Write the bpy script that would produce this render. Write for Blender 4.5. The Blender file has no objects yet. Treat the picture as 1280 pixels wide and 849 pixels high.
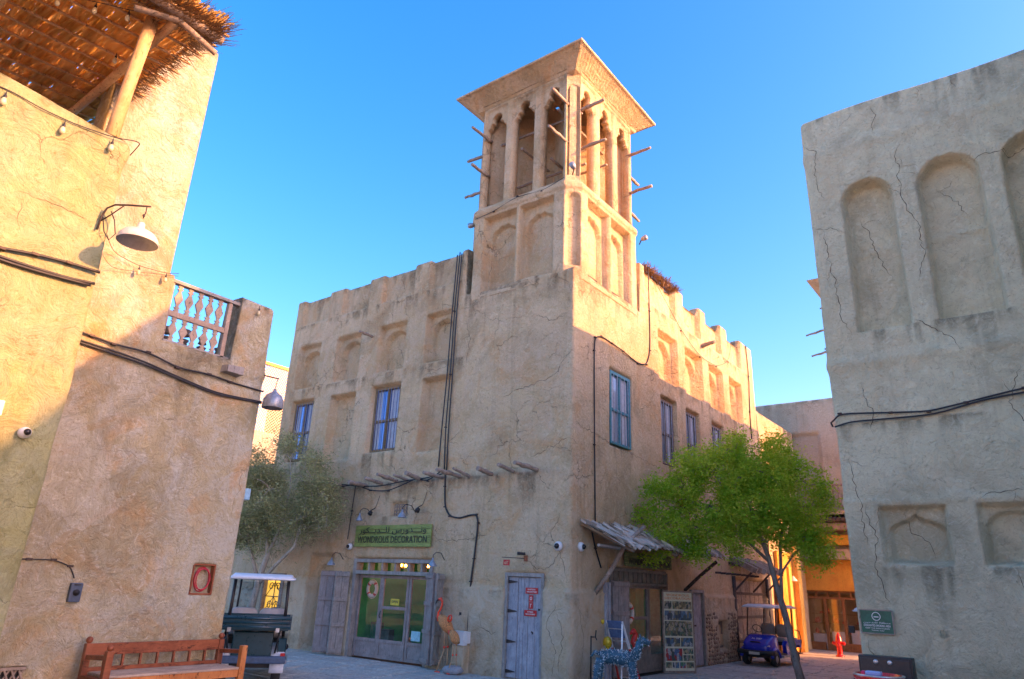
import bpy, math, random
import numpy as np
from mathutils import Vector, Matrix
C = bpy.context.scene
col = C.collection
R = math.radians
random.seed(7)
rng = np.random.default_rng(7)

# ------------------------------------------------------------------ camera
cd = bpy.data.cameras.new('camera')
cam = bpy.data.objects.new('camera', cd)
col.objects.link(cam)
cd.sensor_width = 36.0
cd.lens = 24.41
cd.clip_end = 3000
YAW, PITCH, ROLL = -0.656652, 0.34022, 0.0420551
_fw = Vector((math.sin(YAW)*math.cos(PITCH), math.cos(YAW)*math.cos(PITCH), math.sin(PITCH)))
_rt = Vector((math.cos(YAW), -math.sin(YAW), 0))
_up = _rt.cross(_fw)
_r2 = _rt*math.cos(ROLL) + _up*math.sin(ROLL)
_u2 = _up*math.cos(ROLL) - _rt*math.sin(ROLL)
mm = Matrix.Identity(4)
for i in range(3):
    mm[i][0] = _r2[i]; mm[i][1] = _u2[i]; mm[i][2] = -_fw[i]
mm[0][3], mm[1][3], mm[2][3] = 8.175, -12.948, 1.85
cam.matrix_world = mm
C.camera = cam

# ------------------------------------------------------------------ light
SUN = Vector((1.0, 0.34, 0.40)).normalized()
sun_el = math.asin(SUN.z)
w = bpy.data.worlds.new('World'); C.world = w; w.use_nodes = True
nt = w.node_tree; nt.nodes.clear()
sky = nt.nodes.new('ShaderNodeTexSky'); sky.sky_type = 'NISHITA'; sky.sun_disc = False
sky.sun_elevation = sun_el
sky.sun_rotation = math.atan2(SUN.x, SUN.y)
sky.air_density = 1.0; sky.dust_density = 1.6; sky.ozone_density = 3.0
hs = nt.nodes.new('ShaderNodeHueSaturation'); hs.inputs['Saturation'].default_value = 1.36
bg = nt.nodes.new('ShaderNodeBackground'); bg.inputs['Strength'].default_value = 0.15
ou = nt.nodes.new('ShaderNodeOutputWorld')
gn = nt.nodes.new('ShaderNodeMix'); gn.data_type = 'RGBA'; gn.blend_type = 'MULTIPLY'; gn.inputs[0].default_value = 1.0; gn.inputs[7].default_value = (.90, 0.60, 0.60, 1)
nt.links.new(sky.outputs[0], hs.inputs['Color']); nt.links.new(hs.outputs[0], gn.inputs[6]); nt.links.new(gn.outputs[2], bg.inputs[0]); nt.links.new(bg.outputs[0], ou.inputs[0])
sd = bpy.data.lights.new('sun', 'SUN'); sd.energy = 2.0; sd.angle = R(0.5); sd.color = (1.0, 0.42, 0.14)
so = bpy.data.objects.new('sun', sd); col.objects.link(so)
so.rotation_euler = SUN.to_track_quat('Z', 'Y').to_euler()
C.view_settings.view_transform = 'Standard'; C.view_settings.look = 'None'
C.view_settings.exposure = 2.6; C.view_settings.gamma = 1.0
C.cycles.max_bounces = 10; C.cycles.diffuse_bounces = 6

# ------------------------------------------------------------------ materials
def _m(name):
    m = bpy.data.materials.new(name); m.use_nodes = True
    n = m.node_tree.nodes; b = n['Principled BSDF']
    return m, n, m.node_tree.links, b
def _pos(n, l, scale=(1, 1, 1), local=False):
    if local:
        g = n.new('ShaderNodeTexCoord'); src = g.outputs['Object']
    else:
        g = n.new('ShaderNodeNewGeometry'); src = g.outputs['Position']
    mp = n.new('ShaderNodeMapping'); mp.inputs['Scale'].default_value = scale
    l.new(src, mp.inputs[0]); return mp.outputs[0]
def _noise(n, l, vec, scale, detail=6, rough=.6, dist=0):
    t = n.new('ShaderNodeTexNoise'); t.inputs['Scale'].default_value = scale
    t.inputs['Detail'].default_value = detail; t.inputs['Roughness'].default_value = rough
    t.inputs['Distortion'].default_value = dist
    l.new(vec, t.inputs['Vector']); return t.outputs['Fac']
def _ramp(n, l, fac, a, b):
    r = n.new('ShaderNodeMapRange'); r.inputs['From Min'].default_value = a; r.inputs['From Max'].default_value = b
    l.new(fac, r.inputs['Value']); return r.outputs['Result']
def _mix(n, l, fac, c1, c2, mode='MIX'):
    x = n.new('ShaderNodeMix'); x.data_type = 'RGBA'; x.blend_type = mode
    if isinstance(fac, float): x.inputs[0].default_value = fac
    else: l.new(fac, x.inputs[0])
    for k, c in ((6, c1), (7, c2)):
        if isinstance(c, tuple): x.inputs[k].default_value = (*c[:3], 1)
        else: l.new(c, x.inputs[k])
    return x.outputs[2]
def _math(n, l, op, a, b=None):
    x = n.new('ShaderNodeMath'); x.operation = op
    for k, v in ((0, a), (1, b)):
        if v is None: continue
        if isinstance(v, (int, float)): x.inputs[k].default_value = v
        else: l.new(v, x.inputs[k])
    return x.outputs[0]
def plaster(name, c1, c2, c3, stain, stain_amt=.5, crack=.35, bump=.6, seed=0.0, plinth=None):
    m, n, l, b = _m(name)
    p = _pos(n, l); 
    a = n.new('ShaderNodeVectorMath'); a.operation = 'ADD'; a.inputs[1].default_value = (seed, seed*.7, seed*1.3); l.new(p, a.inputs[0]); p = a.outputs[0]
    big = _ramp(n, l, _noise(n, l, p, .55, 5, .6, .6), .35, .65)
    colr = _mix(n, l, big, c1, c2)
    mid = _ramp(n, l, _noise(n, l, p, 2.1, 9, .7, 1.2), .42, .66)
    colr = _mix(n, l, mid, colr, c3)
    st = _ramp(n, l, _noise(n, l, p, .9, 7, .68, 1.5), .50, .68)
    colr = _mix(n, l, _math(n, l, 'MULTIPLY', st, stain_amt), colr, stain)
    # broad dirt and old repair patches
    dk_ = _ramp(n, l, _noise(n, l, p, .38, 8, .62, 2.0), .50, .62)
    colr = _mix(n, l, _math(n, l, 'MULTIPLY', dk_, .42), colr, tuple(x*.58 for x in c1))
    vr = n.new('ShaderNodeTexVoronoi'); vr.inputs['Scale'].default_value = .9; vr.feature = 'F1'
    vd = n.new('ShaderNodeTexNoise'); vd.inputs['Scale'].default_value = 1.8; vd.inputs['Detail'].default_value = 7; l.new(p, vd.inputs['Vector'])
    va = n.new('ShaderNodeVectorMath'); va.operation = 'MULTIPLY_ADD'; l.new(vd.outputs['Color'], va.inputs[0]); va.inputs[1].default_value = (1.1, 1.1, 1.1); l.new(p, va.inputs[2]); l.new(va.outputs[0], vr.inputs['Vector'])
    sp_ = n.new('ShaderNodeSeparateColor'); l.new(vr.outputs['Color'], sp_.inputs[0])
    rp = _ramp(n, l, sp_.outputs[0], .74, .78)
    colr = _mix(n, l, _math(n, l, 'MULTIPLY', rp, .30), colr, tuple(min(.8, x*1.2) for x in c3))
    # drips and grime recorded on the wall surface
    at_ = n.new('ShaderNodeAttribute'); at_.attribute_name = 'grime'
    gm_ = _math(n, l, 'MULTIPLY', at_.outputs['Fac'], _ramp(n, l, _noise(n, l, p, 7, 8, .75, 1.0), .25, .6))
    colr = _mix(n, l, _math(n, l, 'MULTIPLY', gm_, .85), colr, tuple(x*.30 for x in c1))
    # rain streaks running down
    ps = n.new('ShaderNodeMapping'); ps.inputs['Scale'].default_value = (3.2, 3.2, .22); l.new(p, ps.inputs[0])
    stz = _ramp(n, l, _noise(n, l, ps.outputs[0], 1.0, 8, .7, .3), .54, .74)
    colr = _mix(n, l, _math(n, l, 'MULTIPLY', stz, .42), colr, tuple(x*.45 for x in c1))
    # smears and pale scuffs
    sm = _ramp(n, l, _noise(n, l, p, 5.5, 12, .78, 2.2), .53, .68)
    colr = _mix(n, l, _math(n, l, 'MULTIPLY', sm, .50), colr, tuple(min(.85, x*1.55) for x in c3))
    fn = _ramp(n, l, _noise(n, l, p, 9, 12, .8, 2.5), .34, .47)
    colr = _mix(n, l, fn, tuple(x*.66 for x in c1), colr)
    # hairline cracks
    dn = n.new('ShaderNodeTexNoise'); dn.inputs['Scale'].default_value = 2.3; dn.inputs['Detail'].default_value = 6; l.new(p, dn.inputs['Vector'])
    ds_ = n.new('ShaderNodeVectorMath'); ds_.operation = 'MULTIPLY_ADD'; l.new(dn.outputs['Color'], ds_.inputs[0]); ds_.inputs[1].default_value = (.7, .7, .7); l.new(p, ds_.inputs[2])
    v = n.new('ShaderNodeTexVoronoi'); v.feature = 'DISTANCE_TO_EDGE'; v.inputs['Scale'].default_value = 1.5; l.new(ds_.outputs[0], v.inputs['Vector'])
    cr = _ramp(n, l, v.outputs['Distance'], .014, .0)
    msk = _ramp(n, l, _noise(n, l, p, .8, 2, .5), .50, .60)
    crk = _math(n, l, 'MULTIPLY', cr, _math(n, l, 'MULTIPLY', msk, crack*1.6))
    crk.node.use_clamp = True
    colr = _mix(n, l, crk, colr, tuple(x*.25 for x in c1))
    if plinth:
        zz = n.new('ShaderNodeSeparateXYZ'); g = n.new('ShaderNodeNewGeometry'); l.new(g.outputs['Position'], zz.inputs[0])
        zf = _ramp(n, l, zz.outputs[2], 1.85, 1.70)
        pn = _ramp(n, l, _noise(n, l, p, 1.6, 8, .7, 1.0), .35, .65)
        colr = _mix(n, l, _math(n, l, 'MULTIPLY', zf, _math(n, l, 'MULTIPLY', pn, .75)), colr, plinth)
    l.new(colr, b.inputs['Base Color'])
    b.inputs['Roughness'].default_value = .92; b.inputs['Specular IOR Level'].default_value = .2
    # relief: trowel swirls + grit
    h1 = _noise(n, l, p, 3.2, 10, .72, 3.0)
    h2 = _noise(n, l, p, 17, 8, .7, 1.5)
    wv = n.new('ShaderNodeTexWave'); wv.inputs['Scale'].default_value = 1.7; wv.inputs['Distortion'].default_value = 14; wv.inputs['Detail'].default_value = 4; wv.inputs['Detail Scale'].default_value = 1.4; l.new(p, wv.inputs['Vector'])
    hh = _math(n, l, 'ADD', _math(n, l, 'MULTIPLY', h1, 1.1), _math(n, l, 'MULTIPLY', h2, .22))
    hh = _math(n, l, 'ADD', hh, _math(n, l, 'MULTIPLY', wv.outputs['Fac'], .10))
    hh = _math(n, l, 'SUBTRACT', hh, _math(n, l, 'MULTIPLY', crk, .5))
    bp = n.new('ShaderNodeBump'); bp.inputs['Strength'].default_value = bump; bp.inputs['Distance'].default_value = .075
    l.new(hh, bp.inputs['Height']); l.new(bp.outputs[0], b.inputs['Normal'])
    return m
def plain(name, c, rough=.6, metal=0, var=.25, vs=14, bump=.0, spec=.5, coat=0):
    m, n, l, b = _m(name)
    p = _pos(n, l, local=True)
    f = _ramp(n, l, _noise(n, l, p, vs, 6, .7, .5), .35, .7)
    cc = _mix(n, l, f, tuple(x*(1-var) for x in c), tuple(min(1, x*(1+var)) for x in c))
    l.new(cc, b.inputs['Base Color'])
    b.inputs['Metallic'].default_value = metal; b.inputs['Specular IOR Level'].default_value = spec
    r = _ramp(n, l, _noise(n, l, p, vs*.5, 5, .7), .2, .8); r.node.inputs['To Min'].default_value = max(.02, rough-.1); r.node.inputs['To Max'].default_value = min(1, rough+.12)
    l.new(r, b.inputs['Roughness'])
    if coat: b.inputs['Coat Weight'].default_value = coat
    if bump:
        bp = n.new('ShaderNodeBump'); bp.inputs['Strength'].default_value = bump; bp.inputs['Distance'].default_value = .01
        l.new(_noise(n, l, p, vs*2.5, 6, .7), bp.inputs['Height']); l.new(bp.outputs[0], b.inputs['Normal'])
    return m
def wood(name, c1, c2, sc=(14, 14, 1.2), rough=.8, bump=.5):
    m, n, l, b = _m(name)
    p = _pos(n, l, sc)
    f = _ramp(n, l, _noise(n, l, p, 1.6, 9, .72, 1.2), .3, .7)
    cc = _mix(n, l, f, c1, c2)
    p2 = _pos(n, l)
    g = _ramp(n, l, _noise(n, l, p2, 5, 7, .7), .45, .75)
    cc = _mix(n, l, _math(n, l, 'MULTIPLY', g, .5), cc, tuple(min(.9, x*1.5+.02) for x in c2))
    ck = _ramp(n, l, _noise(n, l, p, 4.0, 5, .8, .3), .36, .42)
    cc = _mix(n, l, ck, tuple(x*.3 for x in c1), cc)
    l.new(cc, b.inputs['Base Color']); b.inputs['Roughness'].default_value = rough; b.inputs['Specular IOR Level'].default_value = .3
    bp = n.new('ShaderNodeBump'); bp.inputs['Strength'].default_value = bump; bp.inputs['Distance'].default_value = .01
    l.new(_noise(n, l, p, 3, 8, .7), bp.inputs['Height']); l.new(bp.outputs[0], b.inputs['Normal'])
    return m
def glow(name, c, s):
    m, n, l, b = _m(name); b.inputs['Emission Color'].default_value = (*c, 1); b.inputs['Emission Strength'].default_value = s
    b.inputs['Base Color'].default_value = (*c, 1); return m
def clear_glass(name, refl=.22, tint=(1, 1, 1)):
    m, n, l, b = _m(name); n.remove(b)
    t = n.new('ShaderNodeBsdfTransparent'); t.inputs[0].default_value = (*tint, 1)
    g = n.new('ShaderNodeBsdfGlossy'); g.inputs['Roughness'].default_value = .03
    x = n.new('ShaderNodeMixShader'); fr = n.new('ShaderNodeLayerWeight'); fr.inputs[0].default_value = .5
    l.new(_math(n, l, 'ADD', _math(n, l, 'MULTIPLY', _math(n, l, 'POWER', fr.outputs['Facing'], 4.0), .5), refl*.3), x.inputs[0])
    l.new(t.outputs[0], x.inputs[1]); l.new(g.outputs[0], x.inputs[2]); l.new(x.outputs[0], n['Material Output'].inputs[0])
    return m
def mirror_glass(name, base, refl=.5):
    m, n, l, b = _m(name)
    b.inputs['Base Color'].default_value = (*base, 1); b.inputs['Metallic'].default_value = refl
    b.inputs['Roughness'].default_value = .05
    return m
def leafmat(name, ca, cb, cc, tr=.35):
    m, n, l, b = _m(name)
    g = n.new('ShaderNodeNewGeometry')
    x = _mix(n, l, g.outputs['Random Per Island'], ca, cb)
    p = _pos(n, l); f = _ramp(n, l, _noise(n, l, p, 1.6, 3, .6), .4, .65)
    x = _mix(n, l, f, x, cc)
    l.new(x, b.inputs['Base Color']); b.inputs['Roughness'].default_value = .55; b.inputs['Specular IOR Level'].default_value = .3
    t = n.new('ShaderNodeBsdfTranslucent'); l.new(x, t.inputs[0])
    s = n.new('ShaderNodeMixShader'); s.inputs[0].default_value = tr
    l.new(b.outputs[0], s.inputs[1]); l.new(t.outputs[0], s.inputs[2]); l.new(s.outputs[0], n['Material Output'].inputs[0])
    return m

MAT = {}
MAT['main'] = plaster('warm_brown_plaster', (.57, .41, .225), (.70, .54, .32), (.65, .50, .33), (.64, .35, .15), .60, .45, .9, 0, plinth=(.68, .61, .46))
MAT['grey'] = plaster('grey_plaster', (.62, .56, .36), (.70, .65, .425), (.70, .64, .43), (.60, .45, .26), .35, .12, .9, 11)
MAT['yellow'] = plaster('yellow_plaster', (.40, .385, .14), (.46, .44, .20), (.42, .42, .24), (.42, .44, .31), .55, .25, .9, 23)
MAT['orange'] = plaster('orange_plaster', (.48, .40, .22), (.53, .47, .30), (.55, .55, .46), (.58, .33, .12), .75, .12, .9, 31)
MAT['far'] = plaster('far_plaster', (.50, .43, .29), (.54, .48, .34), (.50, .45, .33), (.54, .35, .22), .3, .3, .7, 47)
MAT['bouncewall'] = plaster('pale_bounce_plaster', (.72, .68, .60), (.78, .75, .68), (.75, .71, .64), (.66, .58, .48), .3, .2, .7, 71)  # pale tone set to bounce light off walls out of view
MAT['ochre'] = plaster('ochre_paint', (.78, .40, .07), (.80, .46, .10), (.72, .36, .07), (.5, .16, .04), .4, .1, .4, 55)  # orange paint, saturated so the colour holds the bounced glow
MAT['goldwall'] = plaster('golden_paint', (.78, .50, .12), (.80, .55, .18), (.74, .45, .12), (.6, .3, .08), .2, .1, .4, 60)
MAT['crack'] = plain('crack_soil', (.075, .05, .035), .95, spec=.1)
MAT['rubble'] = plain('coral_rubble', (.34, .25, .17), .95, var=.5, vs=20, bump=.9)
MAT['greywood'] = wood('weathered_grey_wood', (.20, .185, .165), (.36, .335, .30))
MAT['greywood_h'] = wood('weathered_grey_wood_flat', (.20, .185, .165), (.36, .335, .30), (1.5, 1.5, 14))
MAT['purplewood'] = wood('faded_purple_wood', (.20, .165, .15), (.33, .28, .26))
MAT['pole'] = wood('weathered_pole_wood', (.20, .15, .11), (.38, .31, .25), (5, 5, 5))
MAT['darkpole'] = wood('dark_beam_wood', (.05, .04, .035), (.12, .10, .085), (5, 5, 5))
MAT['redwood'] = wood('red_brown_bench_wood', (.13, .035, .018), (.32, .10, .04), (4, 1.0, 4), .45)
MAT['seatwood'] = wood('worn_seat_wood', (.28, .19, .13), (.50, .38, .28), (14, 1.2, 14), .6)
MAT['shelterpole'] = wood('golden_pole_wood', (.50, .25, .09), (.68, .44, .22), (5, 5, 1.0))
MAT['reed'] = leafmat('golden_reed', (.80, .52, .14), (.60, .34, .07), (.88, .64, .24), .55)
MAT['reeddark'] = leafmat('dry_reed', (.22, .13, .06), (.34, .22, .11), (.16, .09, .04), .1)
MAT['thatch'] = leafmat('bleached_thatch', (.52, .47, .39), (.70, .64, .55), (.42, .37, .30), .1)
MAT['cable'] = plain('black_cable', (.022, .022, .024), .5)
MAT['black'] = plain('black_metal', (.02, .02, .022), .45)
MAT['iron'] = plain('rusty_dark_iron', (.06, .045, .04), .6, .5)
MAT['white'] = plain('white_enamel', (.72, .72, .70), .35, var=.08)
MAT['dirtywhite'] = plain('dirty_white_enamel', (.62, .58, .50), .4, var=.15)
MAT['lampgrey'] = plain('grey_enamel', (.30, .33, .37), .35, .3)
MAT['silver'] = plain('silver_metal', (.55, .55, .55), .35, .8)
MAT['brass'] = plain('brass', (.55, .36, .12), .35, .8)
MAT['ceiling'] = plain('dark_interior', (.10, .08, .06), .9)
print('materials ok')

# ------------------------------------------------------------------ object helpers
def setp(o, label=None, cat=None, group=None, kind=None):
    if label: o['label'] = label
    if cat: o['category'] = cat
    if group: o['group'] = group
    if kind: o['kind'] = kind
    return o
def thing(name, label, cat, loc=(0, 0, 0), rz=0, group=None, kind=None):
    o = bpy.data.objects.new(name, None); col.objects.link(o)
    o.location = loc; o.rotation_euler = (0, 0, rz); o.empty_display_size = .2
    setp(o, label, cat, group, kind); o['_w'] = 0
    return o
def link(name, me, m, parent=None, world=True):
    o = bpy.data.objects.new(name, me); col.objects.link(o)
    if m is not None and not me.materials: me.materials.append(m)
    if parent is not None:
        o.parent = parent
        if world and parent.type == 'EMPTY':
            o.matrix_parent_inverse = (Matrix.Translation(parent.location) @ parent.rotation_euler.to_matrix().to_4x4()).inverted()
    return o
def mesh_np(name, V, F, smooth=True):
    me = bpy.data.meshes.new(name)
    V = np.asarray(V, np.float32); F = np.asarray(F, np.int32)
    k = F.shape[1]
    me.vertices.add(len(V)); me.vertices.foreach_set('co', V.ravel())
    me.loops.add(F.size); me.loops.foreach_set('vertex_index', F.ravel())
    me.polygons.add(len(F)); me.polygons.foreach_set('loop_start', np.arange(0, F.size, k, dtype=np.int32))
    me.polygons.foreach_set('use_smooth', np.full(len(F), smooth, dtype=bool))
    me.update(calc_edges=True); me.validate()
    return me
class Face:
    """a wall plane: s along it, d out of it, z up"""
    def __init__(s, o, du, dn): s.o = Vector(o); s.du = Vector(du); s.dn = Vector(dn)
    def P(s, a, d, z): return s.o + s.du*a + s.dn*d + Vector((0, 0, z))
FL = Face((0, 0, 0), (1, 0, 0), (0, -1, 0))       # main building, shaded face
FR = Face((0, 0, 0), (0, 1, 0), (1, 0, 0))        # main building, street face
FG = Face((0, -1.5, 0), (1, 0, 0), (0, -1, 0))    # grey building
FO = Face((-1, 0, 0), (0, 1, 0), (1, 0, 0))       # orange building
FY = Face((1, 0, 0), (0, 1, 0), (1, 0, 0))        # yellow building
FF = Face((0, 17.5, 0), (1, 0, 0), (0, -1, 0))    # far shop
LOC = Face((0, 0, 0), (1, 0, 0), (0, -1, 0))
class MB:
    def __init__(s): s.v = []; s.f = []; s.sm = []
    def add(s, V, F, smooth=False):
        k = len(s.v); s.v += [tuple(p) for p in V]; s.f += [tuple(i+k for i in f) for f in F]; s.sm += [smooth]*len(F); return s
    def hexa(s, P):
        return s.add(P, [(0, 3, 2, 1), (4, 5, 6, 7), (0, 1, 5, 4), (1, 2, 6, 5), (2, 3, 7, 6), (3, 0, 4, 7)])
    def box(s, x0, x1, y0, y1, z0, z1):
        return s.hexa([(x0, y0, z0), (x1, y0, z0), (x1, y1, z0), (x0, y1, z0), (x0, y0, z1), (x1, y0, z1), (x1, y1, z1), (x0, y1, z1)])
    def fb(s, F, a0, a1, d0, d1, z0, z1):
        q = [F.P(a, d, z) for z in (z0, z1) for a, d in ((a0, d0), (a1, d0), (a1, d1), (a0, d1))]
        return s.hexa(q)
    def bar(s, a, b, w, h, up=(0, 0, 1)):
        a = Vector(a); b = Vector(b); t = (b-a).normalized(); u = Vector(up)
        x = t.cross(u)
        if x.length < 1e-3: x = t.cross(Vector((1, 0, 0)))
        x.normalize(); y = x.cross(t).normalized()
        return s.hexa([p + x*i*w/2 + y*j*h/2 for p in (a, b) for i, j in ((-1, -1), (1, -1), (1, 1), (-1, 1))])
    def tube(s, pts, r, n=6, cap=True):
        pts = [Vector(p) for p in pts]; N = len(pts)
        rs = list(r) if hasattr(r, '__len__') else [r]*N
        V = []; x = None
        for i, p in enumerate(pts):
            t = (pts[min(i+1, N-1)] - pts[max(i-1, 0)]); t.normalize()
            if x is None:
                x = t.cross(Vector((0, 0, 1)))
                if x.length < .05: x = t.cross(Vector((1, 0, 0)))
            x = (x - t*x.dot(t)).normalized(); y = t.cross(x)
            for k in range(n):
                a = 2*math.pi*k/n; V.append(p + (x*math.cos(a) + y*math.sin(a))*rs[i])
        F = [(i*n+k, i*n+(k+1) % n, (i+1)*n+(k+1) % n, (i+1)*n+k) for i in range(N-1) for k in range(n)]
        k0 = len(s.v); s.add(V, F, True)
        if cap: s.f += [tuple(k0+k for k in reversed(range(n))), tuple(k0+(N-1)*n+k for k in range(n))]; s.sm += [False, False]
        return s
    def lathe(s, c, prof, n=16, ax=(0, 0, 1), smooth=True):
        c = Vector(c); ax = Vector(ax).normalized()
        x = ax.cross(Vector((0, 0, 1)));
        if x.length < .05: x = Vector((1, 0, 0))
        x.normalize(); y = ax.cross(x)
        V = [c + ax*h + (x*math.cos(2*math.pi*k/n) + y*math.sin(2*math.pi*k/n))*r for r, h in prof for k in range(n)]
        F = [(i*n+k, i*n+(k+1) % n, (i+1)*n+(k+1) % n, (i+1)*n+k) for i in range(len(prof)-1) for k in range(n)]
        return s.add(V, F, smooth)
    def ell(s, c, r, n=12, m=8, R3=None):
        c = Vector(c); V = []; 
        for i in range(m+1):
            th = math.pi*i/m
            for k in range(n):
                ph = 2*math.pi*k/n
                v = Vector((r[0]*math.sin(th)*math.cos(ph), r[1]*math.sin(th)*math.sin(ph), r[2]*math.cos(th)))
                if R3 is not None: v = R3 @ v
                V.append(c+v)
        F = [(i*n+k, (i+1)*n+k, (i+1)*n+(k+1) % n, i*n+(k+1) % n) for i in range(m) for k in range(n)]
        return s.add(V, F, True)
    def prism(s, F, outline, d0, d1):
        n = len(outline)
        V = [F.P(a, d0, z) for a, z in outline] + [F.P(a, d1, z) for a, z in outline]
        return s.add(V, [tuple(range(n)), tuple(reversed(range(n, 2*n)))] + [(k, (k+1) % n, n+(k+1) % n, n+k) for k in range(n)])
    def quads(s, V, F): return s.add(V, F)
    def build(s, name, m, parent=None, world=True, bevel=0, seg=2, **kw):
        me = bpy.data.meshes.new(name); me.from_pydata(s.v, [], s.f); me.polygons.foreach_set('use_smooth', s.sm); me.update()
        o = link(name, me, m, parent, world)
        if bevel:
            b = o.modifiers.new('bevel', 'BEVEL'); b.width = bevel; b.segments = seg; b.limit_method = 'ANGLE'
        setp(o, **kw); return o
def copy_tree(o, parent=None):
    c = o.copy(); col.objects.link(c); c.parent = parent
    for ch in list(o.children): copy_tree(ch, c)
    return c
def text_mesh(name, body, F, s_c, z_c, height, m, parent=None, d=.01, width=None, extr=.002, font_off=0, **kw):
    cu = bpy.data.curves.new(name, 'FONT'); cu.body = body; cu.extrude = extr; cu.offset = font_off
    cu.resolution_u = 2
    t = bpy.data.objects.new(name, cu); col.objects.link(t)
    bpy.context.view_layer.update()
    me = bpy.data.meshes.new_from_object(t.evaluated_get(bpy.context.evaluated_depsgraph_get()))
    bpy.data.objects.remove(t); bpy.data.curves.remove(cu)
    n = len(me.vertices); co = np.empty(n*3); me.vertices.foreach_get('co', co); co = co.reshape(-1, 3)
    if n:
        mn, mx = co.min(0), co.max(0); k = height/(mx[1]-mn[1]); kx = (width/(mx[0]-mn[0])) if width else k
        x = (co[:, 0]-(mn[0]+mx[0])/2)*kx; y = (co[:, 1]-(mn[1]+mx[1])/2)*k; zz = co[:, 2]+extr
        W = np.array(F.P(s_c, d, z_c))[None] + x[:, None]*np.array(F.du)[None] + zz[:, None]*np.array(F.dn)[None] + y[:, None]*np.array([[0, 0, 1.]])
        me.vertices.foreach_set('co', W.ravel()); me.update()
    me.materials.clear()
    o = link(name, me, m, parent); setp(o, **kw); return o

# ------------------------------------------------------------------ wall builder
_tab = rng.random((256, 256))
def vn(x, y, seed=0):
    x = np.asarray(x)+seed*17.13; y = np.asarray(y)+seed*9.71
    xi = np.floor(x).astype(int); yi = np.floor(y).astype(int); fx = x-xi; fy = y-yi
    fx = fx*fx*(3-2*fx); fy = fy*fy*(3-2*fy)
    g = lambda a, b: _tab[a & 255, b & 255]
    return (g(xi, yi)*(1-fx)+g(xi+1, yi)*fx)*(1-fy) + (g(xi, yi+1)*(1-fx)+g(xi+1, yi+1)*fx)*fy
def fbm(x, y, seed=0, o=4):
    r = 0; a = .5
    for k in range(o): r = r + a*(vn(x, y, seed+k)-.5)*2; x = np.asarray(x)*2.03; y = np.asarray(y)*2.03; a *= .5
    return r
def sst(e0, e1, x): t = np.clip((x-e0)/(e1-e0), 0, 1); return t*t*(3-2*t)
def rect(S, Z, a, b, c, d, k=.035):
    """1 inside the rectangle, soft edge of width k"""
    sd = np.maximum(np.maximum(a-S, S-b), np.maximum(c-Z, Z-d)); return 1-sst(-k, k, sd)
def arch(S, Z, a, b, c, top, k=.035, kind='round', grow=0.0):
    """flat sided niche with a head: round, pointed or lobed"""
    m = (a+b)/2; hw = (b-a)/2+grow; c = c-grow
    if kind == 'round':
        spring = top-hw*.95; sd = np.where(Z > spring, np.hypot(S-m, (Z-spring))-hw, np.maximum(np.abs(S-m)-hw, c-Z))
    elif kind == 'flat':
        h = (top-c); spring = top-hw*.62; sd = np.where(Z > spring, (np.hypot(S-m, (Z-spring)/.62)-hw), np.maximum(np.abs(S-m)-hw, c-Z))
    elif kind == 'ogee':
        spring = top-hw*.80; t = np.clip(np.abs(S-m)/hw, 0, 1)
        y = spring + (top-spring)*(.62*np.sqrt(np.clip(1-t**2.2, 0, 1)) + .38*np.clip(1-t*3.2, 0, 1)**1.6)
        y = y + .018*np.abs(np.sin(t*math.pi*1.5))
        sd = np.maximum(np.maximum(np.abs(S-m)-hw, c-Z), Z-y)
    elif kind == 'lobed':
        spring = top-hw*.95; t = np.clip(np.abs(S-m)/hw, 0, 1)
        y = spring + (top-spring)*np.sqrt(np.clip(1-t**2, 0, 1)) - .0
        y = y - .055*np.abs(np.cos(t*math.pi*1.9)) * (t < .98) + .045
        sd = np.maximum(np.maximum(np.abs(S-m)-hw, c-Z), Z-y)
    return 1-sst(-k, k, sd)
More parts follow.
